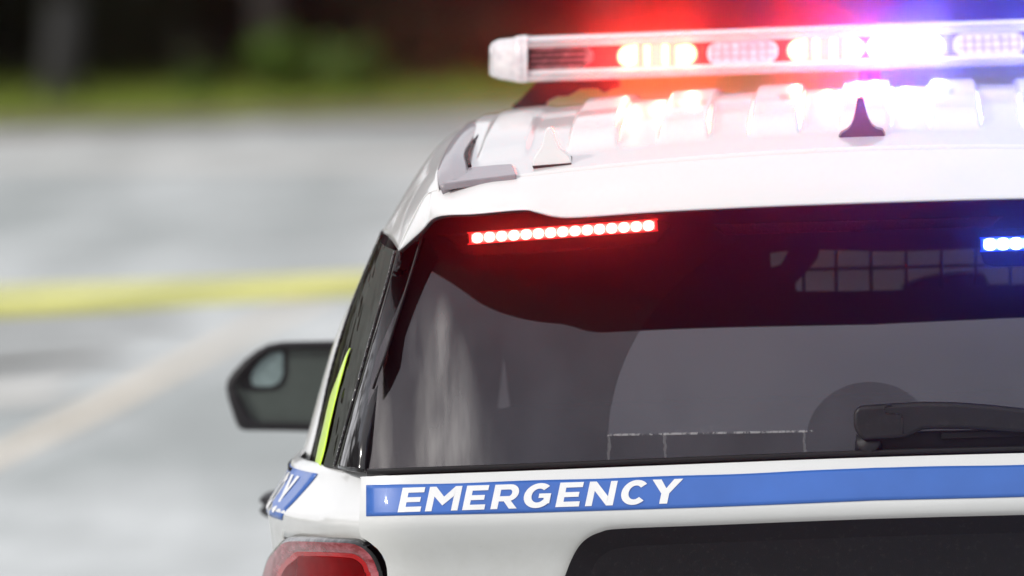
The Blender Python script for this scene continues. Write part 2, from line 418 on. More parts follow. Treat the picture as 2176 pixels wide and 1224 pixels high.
m = MB(); m.grid([r1, r1b, r2]); m.build('number_plate_surround', TRIM, tailgate, out=lambda c: Vector((0, -1, 0)), bevel=.002, segs=2)
n = len(r2); mid = [Vector((p.x, p.y, p.z)) for p in r2]
low = [Vector((p.x, p.y + .012, .70)) for p in r2]
m = MB()
rr = []
for k in range(12):
    t = k / 11; rr.append([Vector((a.x, Ytail(a.x, a.z * (1-t) + .70 * t) - .0035 , a.z * (1-t) + .70 * t)) for a in r2])
m.grid([[a + Vector((0, 0, 0)) for a in r2]] + rr[1:]); m.build('number_plate_recess', TRIM, tailgate, out=lambda c: Vector((0, -1, 0)))

# rear glass -------------------------------------------------------
_c = on(1848, 930, Yglass); WPX, WPZ = _c.x, _c.z
WKZ = 1.15
_a = on(1290, 905, Yglass); WR2 = abs(_a.x - WPX); WR1 = abs(on(1714, 930, Yglass).x - WPX)
GLASS = rear_glass()
gle = [(772, 1001), (776, 920), (784, 838), (800, 760), (838, 670), (866, 600), (890, 520), (915, 440), (925, 400)]
rows = []
pts = cr([Vector((a, b, 0)) for a, b in gle], 5)
for q in pts:
    v = (1001 - q.y) / 601
    bot = lambda px: interp([(772, 1001), (1000, 997), (1290, 988), (1500, 979), (1845, 963)], px)
    r = []
    for j in range(49):
        t = (j / 48) ** 1.25; px = q.x + t * (1860 - q.x); py = bot(px) - v * (601 + t * 10)
        r.append(center(py, Yglass) if j == 48 else on(px, py, Yglass))
    rows.append(r + [mir(p) for p in r[-2::-1]])
m = MB(); m.grid(rows); m.build('rear_window', GLASS, car, out=lambda c: Vector((0, -1, .2)))
rearwin = bpy.data.objects['rear_window']
# rubber strip along the foot of the glass
rows = []
for k, (dy, off) in enumerate(((-3, .003), (0, .008), (7, .006), (13, -.008))):
    r = []
    for j in range(41):
        t = j / 40; px = 780 + t * (1862 - 780); py = top_edge(px) - 13 + dy
        f = lambda X, z: plan(X) - .030
        r.append((center(py, f) if j == 40 else on(px, py, f)) + Vector((0, -off, 0)))
    rows.append(r + [mir(p) for p in r[-2::-1]])
m = MB(); m.grid(rows); m.build('window_seal', RUBBER, rearwin, solid=.006, out=lambda c: Vector((0, -1, 0)))

# spoiler ----------------------------------------------------------
def crestY(X): return .10 + .05 * (abs(X) / .7) ** 4
lip = [P(847, 533, .27), P(893, 492, .17), P(928, 461, .10), P(1010, 455, .055), P(1108, 446, .025), P(1140, 450, .015), P(1178, 459, .008), P(1230, 461, .003), P(1400, 449, -.008), P(1620, 438, -.016)]
lc = P(1858, 429, -.02); lc.x = 0; lip.append(lc)
up_ = [P(905, 414, .23), P(915, 411, .20), P(930, 405, .17)]
for X in (-.62, -.57, -.53, -.49, -.45, -.33, -.17, 0): up_.append(Vector((X, crestY(X), Zroof(X, crestY(X), False))))
rws = []
for k, t in enumerate((0, .10, .35, .6, .85, .97, 1.0)):
    r = []
    for a, b in zip(lip, up_):
        p = a.lerp(b, t); p.y += -.016 * math.sin(math.pi * t) ** .8; r.append(p)
    rws.append(r)
rows = patch(rws, 6, 3)
full = [r + [mir(p) for p in r[-2::-1]] for r in rows]
# turn the lip under, the underside runs forward to the glass
m = MB(); m.grid(full); m.build('spoiler', PAINT, car, solid=.006, out=lambda c: Vector((0, -1, .1)))
spoiler = bpy.data.objects['spoiler']
lr = rows[0]; u1 = [Vector((p.x * .992, p.y + .006, p.z - .004)) for p in lr]; 
u2 = []
for p in lr:
    z = p.z + .016; u2.append(Vector((p.x * .985, max(p.y + .03, Yglass(p.x, z) + .03), z)))
full = [r + [mir(p) for p in r[-2::-1]] for r in ([p + Vector((0, .001, .0004)) for p in lr], u1, u2)]
m = MB(); m.grid(full); m.build('spoiler_underside', BLACK, spoiler, solid=.003, out=lambda c: Vector((0, 0, -1)))

# added slim fins beside the glass, edge on, to darken its reflection
for s in (0, 1):
    m = MB(); rw = []
    for (a, b_, Y, dp) in [(895, 496, .35, .12), (892, 515, .345, .115), (876, 570, .315, .095), (857, 632, .285, .080), (838, 690, .25, .062), (820, 748, .205, .045), (802, 795, .17, .020), (792, 826, .15, .002)]:
        p = P(a, b_, Y); rw.append([p, P(a - .5, b_, Y - dp * .6), P(a - 2, b_, Y - dp)])
    m.grid([[mir(p) for p in r] for r in rw] if s else rw); m.build('added_side_fin', BLACK, spoiler, solid=.003, out=lambda c: Vector((-1 if c.x < 0 else 1, 0, 0)))
# roof -------------------------------------------------------------
rows = []
ys = [None] + [.16 + (2.75 - .16) * (i / 90) ** 1.15 for i in range(91)]
NX = 360
for y in ys:
    r = []
    for j in range(NX + 1):
        X = -.665 + 1.33 * j / NX; Y = crestY(X) if y is None else max(y, crestY(X) + .01)
        r.append(Vector((X, Y, Zroof(X, Y))))
    rows.append(r)
m = MB(); m.grid(rows); m.build('roof', PAINT, car, solid=.004, out=lambda c: Vector((0, 0, 1)))
roof = bpy.data.objects['roof']
# cant rail panels (body side of the roof)
c0 = [P(932, 405, .16), P(905, 415, .22), P(870, 480, .26), P(847, 533, .29)]
c1 = [P(929, 375, .24), P(896, 412, .34), P(862, 460, .42), P(836, 516, .47)]
c2 = [P(940, 341, .42), P(905, 374, .55), P(864, 432, .65), P(825, 503, .7)]
c3 = [P(985, 276, 1.1), P(928, 314, 1.1), P(868, 398, 1.1), P(815, 489, 1.05)]
def fwd(c, y, dx, dz): return [Vector((p.x + dx, y, p.z + dz)) for p in c]
c4 = fwd(c3, 1.8, -.004, .006); c5 = fwd(c3, 2.4, .004, -.012); c6 = fwd(c3, 2.85, .02, -.06)
both('roof_side_panel', patch([c0, c1, c2, c3, c4, c5, c6], 6, 5), PAINT, car)
# grey roof rail with its rear foot
ro = [(934, 401, .135), (929, 371, .22), (939, 341, .40), (960, 302, .75), (984, 276, 1.1), (999, 264, 1.5)]
ri = [(1000, 394, .13), (993, 356, .26), (989, 332, .42), (1005, 303, .75), (1030, 277, 1.1), (1052, 262, 1.5)]
rw = []
for a, b in zip(ro, ri):
    A = P(*a); B = P(*b); B.z += .004; A.z += .003; M_ = A.lerp(B, .5); M_.z += .006; rw.append([A, M_, B])
A, M_, B = rw[-1]; rw.append([Vector((p.x, 2.45, p.z - .004)) for p in rw[-1]])
rows = patch(rw, 4, 6)
rail = both('roof_rail', rows, RAIL, car, solid=.014)
foot = [P(944, 405, .125), P(1020, 395, .118), P(1098, 382, .112), P(1096, 365, .17), P(1089, 353, .24), P(1057, 351, .25), P(993, 357, .25), P(960, 372, .20)]
for p in foot: p.z = max(p.z, Zroof(p.x, p.y, False) + .006) + .001
for s in (0, 1):
    m = MB(); m.prism([mir(p) if s else p for p in foot], (0, 0, -.012)); m.build('rail_foot', RAIL, car, bevel=.0025)
# black gasket beside the rail
gk = [P(993, 358, .255), P(988, 333, .42), P(1004, 304, .75), P(1029, 278, 1.1), P(1051, 263, 1.5)]
gk.append(Vector((gk[-1].x, 2.45, gk[-1].z)))
for s in (0, 1):
    m = MB(); pts = cr(gk, 8)
    for a, b in zip(pts, pts[1:]):
        a = a + Vector((.004, 0, .004)); b = b + Vector((.004, 0, .004))
        if s: a, b = mir(a), mir(b)
        m.tube(a, b, .0035, .0035, 6)
    m.build('roof_gasket', RUBBER, car)

# D pillar finisher, quarter glass and C pillar ---------------------
fl = [(845, 534, .30), (826, 608, .29), (785, 748, .27), (736, 922, .25), (716, 992, .24)]
fr_ = [(896, 508, .36), (858, 632, .29), (822, 748, .21), (777, 922, .125), (767, 1003, .10)]
ql = [(818, 491, .98), (756, 640, .97), (712, 777, .95), (681, 915, .93), (664, 985, .92)]
co = [(812, 489, 1.10), (742, 648, 1.10), (703, 748, 1.10), (654, 922, 1.10), (636, 985, 1.10)]
FL = cr([P(*a) for a in fl], 8); FRt = cr([P(*a) for a in fr_], 8); QL = cr([P(*a) for a in ql], 8); CO = cr([P(*a) for a in co], 8)
def fan(L, Rr, bulge, n=8, off=Vector((0, 0, 0))):
    out = []
    for a, b in zip(L, Rr):
        r = []
        for k in range(n + 1):
            t = k / n; p = a.lerp(b, t) + off; q = 4 * t * (1 - t); p += Vector((-.8, -.6, 0)).normalized() * bulge * q; r.append(p)
        out.append(r)
    return out
# side glass flows round the corner
QG = plain_glass('side_privacy_glass', (.04, .04, .04), .20, .03, (.8, .85, .75), wave=1)
both('pillar_trim', fan(FL, FRt, .010), GLOSSBLK, car, solid=.01)
both('quarter_window', fan(QL, FL, .022, 12), QG, car, solid=0)
both('rear_side_pillar', fan(CO + [P(618, 1012, 1.08), P(608, 1034, 1.07)], QL + [P(662, 1012, .86), P(660, 1034, .84)], .003), PAINT, car, solid=.01)
# bright seam moulding strips on the glass edge
for s in (0, 1):
    for L, r_, o_ in ((FL, .0028, Vector((-.004, -.006, 0))), (QL, .003, Vector((-.004, -.004, 0)))):
        m = MB()
        for a, b in zip(L, L[1:]):
            a, b = a + o_, b + o_
            if s: a, b = mir(a), mir(b)
            m.tube(a, b, r_, r_, 6)
        m.build('window_moulding', GLOSSBLK, car)
# yellow-green reflection in the quarter glass, built as a coloured strip
glass_refl = [(690, 962), (700, 915), (713, 860), (728, 805), (742, 765), (747, 752)]
GLASSREFL = simple('painted_yellow_reflection', (.62, .92, .02), .35, coat=.4, var=.06)
# lower edge bar
def side_c(py, k):
    i = k; return i
# ---- forward glasshouse (hidden from behind, real from the side)
b0 = CO; def_top = [Vector((p.x, 2.05, p.z + .0)) for p in CO]; e0 = [Vector((p.x - .003, 2.05, p.z)) for p in CO]; e1 = [Vector((p.x - .003, 2.15, p.z)) for p in CO]
e2 = []
for i, p in enumerate(CO):
    t = i / (len(CO) - 1); e2.append(Vector((p.x + .02 * (1 - t), 2.80 + .75 * t, p.z - .05 * (1 - t))))
e3 = [Vector((p.x + .03, p.y + .12, p.z - .01)) for p in e2]
both('rear_door_window', fan(e0, CO, .004), QG, car, solid=0)
both('door_pillar', fan(e1, e0, .001), GLOSSBLK, car, solid=.01)
CLEARG = plain_glass('clear_tinted_glass', (.22, .22, .22), 1.6)
both('front_door_window', fan(e2, e1, .004), CLEARG, car, solid=0)
both('windscreen_pillar', fan(e3, e2, .002), PAINT, car, solid=.01)

# body side and rear corner -----------------------------------------
XS = [(.10, .8185), (.16, .853), (.22, .884), (.32, .920), (.42, .952), (.52, .976), (.65, 1.0), (.80, 1.014), (1.0, 1.020), (1.5, 1.024), (2.5, 1.022), (3.2, 1.01), (3.9, .98), (4.3, .90), (4.6, .78), (4.8, .5), (4.86, .0)]
ZL = [(1.137, -.052), (1.129, -.040), (1.11, -.032), (1.08, -.013), (1.055, .004), (1.03, .003), (.95, -.002), (.80, .0), (.6, -.006), (.42, -.02), (.30, -.05)]
def side_pt(i_y, X, dz, z): return Vector((-(X + dz), i_y, z))
fineY = []
XSv = cr([Vector((x, y, 0)) for y, x in XS], 6)
rows = []
zs = cr([Vector((z, d, 0)) for z, d in ZL], 4)
for q in zs:
    z, dz = q.x, q.y; r = []
    for k, a in enumerate(XSv):
        nxt = XSv[min(k + 1, len(XSv) - 1)]; prv = XSv[max(k - 1, 0)]; tg = (nxt - prv).normalized()
        nrm = Vector((tg.y, -tg.x, 0))
        if nrm.x < 0 and a.y < 4: nrm = -nrm
        prof = (interp(PZ, z) - interp(PZ, 1.08)) * max(0, 1 - (a.y - .10) / .35) if a.y < .45 else 0
        hood = 0
        zz = z
        if z > .7 and a.y > 3.2: zz = z - (z - .7) * .35 * sstep(3.2, 4.86, a.y)
        p = Vector((-(a.x + nrm.x * dz), a.y + nrm.y * dz + prof - .062 * max(0, 1 - (a.y - .10) / .5), zz)); r.append(p)
    rows.append(r)
def arch(c): return any(math.hypot(c.y - wy, c.z - .37) < .42 for wy in (.95, 3.95))
for s in (0, 1):
    m = MB(); m.grid([[mir(p) for p in r] for r in rows] if s else rows)
    def taill(c):
        return c.z < TLZ and c.y < .50 and c.z > .78
    m.f = [f for f in m.f if not arch(sum((m.v[i] for i in f), Vector()) / 4)]
    TLZ = 1.86 - (1143 - 38) / 1318
    m.f = [f for f in m.f if not taill(sum((m.v[i] for i in f), Vector()) / 4)]
    m.build('body_side', PAINT, car, solid=.006, out=outward)
def side_surface(Y, z, off=0.):
    k = min(range(len(XSv)), key=lambda i: abs(XSv[i].y - Y)); k = max(1, min(len(XSv) - 2, k))
    j = k if XSv[k].y <= Y else k - 1
    t = (Y - XSv[j].y) / (XSv[j+1].y - XSv[j].y); X = XSv[j].x + t * (XSv[j+1].x - XSv[j].x)
    tg = (XSv[j+1] - XSv[j]).normalized(); nrm = Vector((abs(tg.y), -abs(tg.x), 0))
    dz = interp(sorted([(a, b) for a, b in ZL]), z)
    prof = (interp(PZ, z) - interp(PZ, 1.08)) * max(0, 1 - (Y - .10) / .35) if Y < .45 else 0
    return Vector((-(X + nrm.x * (dz + off)), Y + nrm.y * (dz + off) + prof - .062 * max(0, 1 - (Y - .10) / .5), z))
bside = [o for o in car.children if o.name.startswith('body_side')]
for s in (0, 1):
    fx = (lambda p: mir(p)) if s else (lambda p: p)
    m = MB()
    Ys = [.40, .44, .5, .56, .65, .8, 1.0, 1.3, 1.6, 2.0, 2.4]
    m.grid([[fx(side_surface(y + (1.118 - z) * (2.2 if y < .6 else 0) * .6, z, .0012)) for y in Ys] for z in (1.122, 1.11, 1.095, 1.08, 1.065, 1.05, 1.043)])
    so_ = m.build('side_stripe', BLUE, bside[s], solid=.0004, out=outward)
    ys0 = 1.55
    w_ = [('E', .12), ('M', .16), ('E', .12), ('R', .13), ('G', .14), ('E', .12), ('N', .14), ('C', .14), ('Y', .14)]
    y0 = 1.62 if not s else .50
    for ch, wd in w_:
        m = MB(); sc_ = .74
        for k, poly in enumerate(glyph(ch)):
            vs = []
            for gx, gy in poly:
                u = (gx + .18 * gy) * wd * sc_
                y = y0 - u if not s else y0 + u
                vs.append(fx(side_surface(y, 1.052 + gy * .060, .0022 + k * .00002)))
            m.add(vs, [tuple(range(len(vs)))])
        o = link('letter', m.v, m.f, WHITEFILM, so_, smooth=False)
        md = o.modifiers.new('t', 'SOLIDIFY'); md.thickness = .0003; md.offset = 0
        y0 += (-(wd * sc_ + .022)) * (1 if not s else -1)
# dark structure behind the panel gaps
m = MB()
rows = []
for z in (1.12, 1.0, .8, .5, .32):
    r = []
    for a in XSv[:70]:
        r.append(Vector((-(a.x - .03 - (.10 if z > 1.2 else 0)), a.y + .035 + (.1 if z > 1.2 else 0), z)))
    rows.append(r)
m.grid(rows); m.mirrored()
m.grid([[Vector((x, .14 if abs(x) > .5 else .10, z)) for x in (-.8, -.4, 0, .4, .8)] for z in (1.06, .3)])
m.build('inner_body', DARKIN, car, solid=.004)

# tail lights ------------------------------------------------------
tlp = [(592, 1146), (620, 1143), (700, 1146), (752, 1149), (782, 1161), (802, 1180), (813, 1206), (818, 1240), (822, 1400)]
LENSRIM = NT('tail_lamp_clear_rim'); b = LENSRIM.b
LENSRIM.l(LENSRIM.mix(LENSRIM.rng(LENSRIM.noise(28, 4, .6, (1, 1, 2.5)), .42, .62), (.22, .008, .012), (.42, .10, .12)), b.inputs['Base Color'])
b.inputs['Roughness'].default_value = .12; b.inputs['Coat Weight'].default_value = 1
LENSR = simple('tail_lamp_red', (.16, .001, .002), .22, coat=.12, spec=.2, var=.35, nscale=9)
LENSR2 = simple('tail_lamp_bright_red', (.42, .004, .006), .15, coat=1, var=.2, nscale=20)
def ycor(X, z): return Ytail(X, z)
def tl_loop(inset, off, bottom=1420):
    """outline of the lamp moved inwards by inset px"""
    i = inset
    pts = [(552 + i * .9, bottom), (552 + i * .95, 1260), (557 + i, 1222 + i * .2), (569 + i, 1185 + i * .55), (590 + i, 1158 + i * .8), (606 + i * .7, 1146 + i),
           (640, 1144 + i), (700, 1146 + i), (745 - i * .1, 1148 + i), (768 - i * .35, 1154 + i * .95), (786 - i * .6, 1166 + i * .8), (801 - i * .85, 1184 + i * .5), (811 - i, 1208 + i * .2), (816 - i, 1240), (820 - i, bottom)]
    q_ = cr([Vector((a, b_, 0)) for a, b_ in pts], 5)
    if off is None: return q_
    return [on(q.x, q.y, ycor) + Vector((-off * .5, -off * .85, 0)) for q in q_]
for s in (0, 1):
    g = (lambda r: [mir(p) for p in r]) if s else (lambda r: r)
    L0, L1, L2, L3, L4, L5 = tl_loop(-3, -.014), tl_loop(1, .001), tl_loop(6, .006), tl_loop(22, .004), tl_loop(28, -.001), tl_loop(38, -.002)
    m = MB(); m.grid([g(L0), g(L1), g(L2)]); tl = m.build('tail_light', GLOSSBLK, car, out=outward)
    m = MB(); m.grid([g(L2), g(L3), g(L4)]); m.build('lens_rim', LENSRIM.m, tl, out=outward)
    m = MB(); m.grid([g(L4), g(L5)]); m.build('light_guide', LENSR2, tl, out=outward)
    m = MB()
    c_ = []
    n = len(L5)
    q5 = tl_loop(38, None)
    rws = [g([on(q5[i].lerp(q5[n - 1 - i], t).x, q5[i].lerp(q5[n - 1 - i], t).y, ycor) + Vector((0, .002 - .004 * math.sin(math.pi * t), 0)) for i in range(n // 2 + 1)]) for t in [k / 10 for k in range(11)]]
    m.grid(rws); m.build('lens', LENSR, tl, out=outward)

for _m, _i in ((LENSR, 1.15), (LENSR2, 1.25), (LENSRIM.m, 1.35)):
    _b = _m.node_tree.nodes['Principled BSDF']; _b.inputs['IOR'].default_value = _i; _b.inputs['Coat Weight'].default_value = .1 if _i < 1.2 else .3; _b.inputs['Coat IOR'].default_value = 1.3
# bumper, bonnet, windscreen, floor --------------------------------
rows = []
for z, o_ in ((.72, .02), (.70, -.07), (.6, -.10), (.5, -.10), (.4, -.06), (.3, .02)):
    r = []
    for a in [XSv[i] for i in range(0, 30)][::-1]: r.append(Vector((-(a.x + .01), a.y + o_, z)))
    r += [Vector((x, plan(x) + o_, z)) for x in (-.7, -.5, -.25, 0)]
    rows.append(r + [mir(p) for p in r[-2::-1]])
m = MB(); m.grid(rows); m.build('rear_bumper', BLACK, car, solid=.01, out=lambda c: Vector((c.x * .3, -1, 0)))
ws = [Vector((X, 2.75 + .10 * (1 - (X / .66) ** 2), Zroof(X, 2.75, False) - .002)) for X in (-.64, -.4, 0, .4, .64)]
wb = [Vector((X, 3.55 + .28 * (1 - (X / .86) ** 2), 1.09)) for X in (-.86, -.45, 0, .45, .86)]
m = MB(); m.grid(patch([ws, [a.lerp(b_, .5) + Vector((0, .05, .04)) for a, b_ in zip(ws, wb)], wb], 6, 6)); m.build('windscreen', CLEARG, car, out=lambda c: Vector((0, 1, 1)))
hb = [wb, [Vector((x, 4.2, 1.06 - .06 * abs(x))) for x in (-.93, -.5, 0, .5, .93)], [Vector((x, 4.84 - .35 * abs(x) ** 2, .96 - .1 * abs(x))) for x in (-.8, -.45, 0, .45, .8)]]
m = MB(); m.grid(patch(hb, 5, 6)); m.build('bonnet', PAINT, car, solid=.01, out=lambda c: Vector((0, 0, 1)))
m = MB(); m.box((0, 2.3, .36), (.92, 2.2, .06)); m.build('underbody', DARKIN, car, bevel=.02)
for sx in (-1, 1):
    for wy in (.95, 3.95):
        m = MB()
        prof = [(.24, .10), (.33, .12), (.365, .10), (.375, .04), (.375, -.04), (.365, -.10), (.33, -.12), (.24, -.10)]
        ring = lambda rr, xx, n=32: [Vector((sx * (.86) + xx, wy + rr * math.cos(2*math.pi*i/n), .375 + rr * math.sin(2*math.pi*i/n))) for i in range(n + 1)]
        m.grid([ring(a, b_) for a, b_ in prof]); wh = m.build('wheel', TYRE, car)
        m = MB(); m.grid([ring(.24, sx * .09), ring(.20, sx * .06), ring(.07, sx * .07), ring(.001, sx * .08)]); m.build('rim', METAL, wh)

# cabin ------------------------------------------------------------
rows = [[Vector((x, y, Zroof(x, y, False) - .035 - .02 * abs(x))) for x in (-.62, -.4, -.2, 0, .2, .4, .62)] for y in (.22, .5, .9, 1.3, 1.8, 2.3, 2.74)]
m = MB(); m.grid(patch(rows, 3, 3)); m.build('headliner', CABIN, car, solid=.006)
for s in (-1, 1):
    m = MB(); m.grid([[Vector((s * X, y, z)) for y in (.34, .6, .9)] for X, z in ((.86, 1.05), (.80, 1.25), (.74, 1.45), (.62, 1.60))]); 
    m = MB(); m.grid([[Vector((s * X, y, z)) for y in (.3, 1.0, 2.0, 3.0)] for X, z in ((.84, 1.11), (.86, .9), (.86, .45))]); m.build('door_trim', CABIN, car, solid=.01)
m = MB(); m.box((0, 1.8, .48), (.84, 1.5, .03)); m.build('cabin_floor', CABIN, car, bevel=.01)
m = MB(); m.box((0, .55, .95), (.80, .40, .02)); m.build('cargo_floor', CABIN, car, bevel=.01)
def seat(x, y, sx_, name='seat'):
    m = MB(); m.box((x, y, .86), (sx_, .07, .34)); s_ = m.build(name, CABIN, car, bevel=.05)
    m = MB(); m.box((x, y - .30, .62), (sx_, .30, .09)); m.build('cushion', CABIN, s_, bevel=.04)
    return s_
seat(0, 1.02, .66, 'rear_seat')
for sx_ in (-.33, .36):
    s_ = seat(sx_, 2.15, .21, 'front_seat')
# partition with its small mesh window
PY = 1.5
def zx(px, py, Y=PY): p = P(px, py, Y); return p
def wl(pl, Y=PY, t=.012):
    m_ = MB(); m_.prism([P(a, b_, Y) for a, b_ in pl], (0, t, 0)); return m_
part = MB()
part.prism([P(a, b_, PY) for a, b_ in ((960, 400), (2450, 400), (2450, 517), (2066, 528), (2020, 531), (1890, 534), (1742, 531), (1678, 533), (1636, 537), (862, 560), (900, 480))], (0, .012, 0))
part.prism([P(a, b_, PY + .001) for a, b_ in ((864, 555), (1070, 550), (1070, 758), (1057, 868), (1070, 868), (1070, 1400), (740, 1400), (760, 800))], (0, .012, 0))
part.prism([P(a, b_, PY + .001) for a, b_ in ((1070, 550), (1636, 537), (1638, 568), (1660, 563), (1700, 540), (1737, 537), (1712, 570), (1690, 600), (1692, 619), (1800, 619), (1925, 616), (2100, 608), (2450, 596), (2450, 1400), (1070, 1400), (1070, 868), (1084, 866), (1070, 758))], (0, .012, 0))
part.prism([P(a, b_, PY - .001) for a, b_ in ((1678, 528), (1742, 528), (1738, 548), (1716, 575), (1688, 604), (1648, 600), (1655, 570))], (0, .012, 0))
part.prism([P(a, b_, PY + .002) for a, b_ in ((2450, 400), (2700, 400), (2840, 560), (2900, 1400), (2450, 1400))], (0, .012, 0))
po = part.build('partition', CABIN, car, smooth=False)
m = MB()
for px in (1707, 1776, 1850, 1925, 2000, 2073, 2146, 2219, 2292, 2365):
    m.tube(P(px, 525, PY + .03), P(px + 1, 625, PY + .03), .0028, .0028, 6)
m.tube(P(1690, 573, PY + .034), P(2450, 555, PY + .034), .0028, .0028, 6)
m.build('wire_mesh', DARKIN, po)
# headrest and screen seen through the mesh
hr = MB(); hr.prism([P(a, b_, 2.12) for a, b_ in ((1915, 650), (1917, 606), (1940, 598), (1965, 589), (2000, 583), (2050, 580), (2088, 581), (2096, 592), (2098, 606), (2180, 606), (2180, 650))], (0, .10, 0))
hr.build('headrest', CABIN, car, bevel=.006)

# high brake light lens inside the top of the glass
def ysp(X, z): return Yglass(X, z) + .012
BR = simple('brake_lens_unlit', (.10, .012, .03), .25, coat=.6, var=.5, nscale=300)
m = MB(); rows = []
for k, (dy, off) in enumerate(((0, 0), (4, -.006), (8, -.002), (12, -.007), (16, -.003), (20, -.007), (24, 0))):
    r = []
    for j in range(81):
        t = j / 80; px = 1514 + t * (2132 - 1514) + k * 2.2 * (1 - 2 * t) * 2; py = 476 - t * 17 + dy
        r.append(on(px, py, ysp, off + .0008 * math.sin(j * 2.2)))
    rows.append(r)
m.grid(rows); m.build('high_brake_light', BR, car, solid=.002)

# LED strips inside the rear window --------------------------------
LEDR = emit('red_led', (1, .42, .30), 14)
LEDRB = emit('red_led_reflector', (1, .03, .03), 2.6, (.5, .01, .01))
LEDB = emit('blue_led', (.30, .50, 1), 22)
LEDBB = emit('blue_led_reflector', (.01, .06, 1), 4, (.01, .05, .5))
LEDRI = emit('red_led_board', (1, .20, .15), 6, (.5, .05, .05)); LEDBI = emit('blue_led_board', (.12, .30, 1), 12, (.05, .1, .5))
def spot(name, loc, aim, colr, power, ang, parent, blend=.9):
    l = bpy.data.lights.new(name, 'SPOT'); l.energy = power; l.color = colr; l.spot_size = R(ang); l.spot_blend = blend; l.shadow_soft_size = 0
    o = bpy.data.objects.new(name, l); col.objects.link(o); o.parent = parent
    o.matrix_parent_inverse = Matrix.Translation(-WORLD.get(parent.name, Vector()))
    o.location = loc; o.rotation_euler = (Vector(aim)).to_track_quat('-Z', 'Y').to_euler(); return o
AIM = Vector((0, -1, .0))
def strip(a, b, h, n, Yoff, led, refl, colr, power, label, radius=.0094):
    """a, b: left and right end (px,py) of the strip centre line"""
    A = on(a[0], a[1], Yglass) + Vector((0, Yoff, 0)); B = on(b[0], b[1], Yglass) + Vector((0, Yoff, 0))
    d = (B - A); L = d.length; d.normalize(); n_ = Vector((d.y, -d.x, 0)).normalized(); upv = Vector((0, 0, 1))
    m = MB(); hh = h / 2
    m.prism([A - upv * hh - d * .004, B - upv * hh + d * .004, B + upv * hh + d * .004, A + upv * hh - d * .004], Vector((0, .012, 0)))
    house = m.build('warning_light', refl, car, bevel=.001); house['label'] = label
    m = MB(); 
    for s_ in (-1, 1):
        m.prism([A + upv * (s_ * hh - .001) + n_ * .006 - d * .006, B + upv * (s_ * hh - .001) + n_ * .006 + d * .006, B + upv * (s_ * hh + .001) + n_ * .006 + d * .006, A + upv * (s_ * hh + .001) + n_ * .006 - d * .006], Vector((0, .008, 0)))
    m.build('light_frame', refl, house)
    m = MB(); m.prism([A - upv * radius * .75 + n_ * .002, B - upv * radius * .75 + n_ * .002, B + upv * radius * .75 + n_ * .002, A + upv * radius * .75 + n_ * .002], -n_ * .002)
    m.build('led_board', LEDRI if led is LEDR else LEDBI, house)
    for k in range(n):
        c = A + d * L * (k + .5) / n + n_ * .003
        m = MB(); prof = [(radius, 0), (radius * .93, .003), (radius * .6, .006), (.0004, .0075)]
        m.grid([[c + (d * math.cos(2*math.pi*i/14) + upv * math.sin(2*math.pi*i/14)) * rr + n_ * hh_ for i in range(15)] for rr, hh_ in prof])
        m.build('led', led, house)
        if power and k % 2 == 0: spot('led_beam', c + n_ * .012, AIM, colr, power * 6.5, 12, house)
    return house
strip((1001, 507), (1391, 479), .0185, 15, .022, LEDR, LEDRB, (1, .02, .015), .5, 'lit red LED warning light inside the rear window')
strip((2090, 521), (2480, 508), .0215, 14, .050, LEDB, LEDBB, (.02, .1, 1), .8, 'lit blue LED warning light inside the rear window', .0112)
m = MB(); A = [P(a, b_, .36) for a, b_ in ((2078, 495), (2085, 488), (2500, 478), (2510, 545), (2500, 555), (2110, 568), (2090, 560), (2080, 530))]
m.prism(A, (0, .02, 0)); m.build('light_bracket', BLACK, car, bevel=.004)
m = MB(); A = [P(a, b_, .34) for a, b_ in ((925, 500), (1420, 470), (1425, 480), (1395, 520), (1040, 545), (985, 540), (955, 512))]
m.prism(A, (0, .02, 0)); m.build('light_bracket', DARKIN, car, bevel=.004)

# wiper ------------------------------------------------------------
def yw(X, z): return plan(X) * .6 - .045
arm = [(1814, 905), (1814, 878), (1818, 868), (1828, 863), (1862, 860), (1905, 857), (1960, 854), (2030, 855), (2100, 860), (2176, 868), (2300, 884), (2330, 892), (2330, 915), (2240, 918), (2176, 921), (2120, 918), (2050, 912), (1985, 912), (1960, 914), (1925, 930), (1880, 934), (1838, 937), (1824, 930)]
m = MB(); m.prism([on(a, b_, yw) for a, b_ in arm], (0, .022, 0)); wip = m.build('rear_wiper', BLACK, car, bevel=.008, segs=4)
m = MB()
seam = [(1895, 861), (1886, 861), (1879, 866), (1878, 872), (1884, 878), (1902, 878), (1914, 880), (1917, 888), (1919, 922)]
sp_ = [on(a, b_, yw) + Vector((0, -.0002, 0)) for a, b_ in seam]
for a, b_ in zip(sp_, sp_[1:]): m.tube(a, b_, .0010, .0010, 6)
m.build('cap_seam', RUBBER, wip)
m = MB(); m.tube(on(1845, 934, yw) + Vector((0, .012, 0)), on(1845, 948, yw) + Vector((0, .03, -.004)), .018, .022, 20); m.build('pivot', BLACK, wip)
m = MB(); m.prism([on(a, b_, yw) + Vector((0, .032, 0)) for a, b_ in ((1817, 925), (1840, 930), (1960, 918), (2176, 914), (2420, 905), (2440, 945), (2176, 958), (1900, 966), (1824, 966))], (0, .02, 0))
m.build('wiper_base', RUBBER, wip, bevel=.003)
m = MB(); m.prism([on(a, b_, yw) + Vector((0, .020, 0)) for a, b_ in ((2000, 920), (2520, 905), (2520, 918), (2000, 934))], (0, .008, 0)); m.build('blade', RUBBER, wip, bevel=.001)

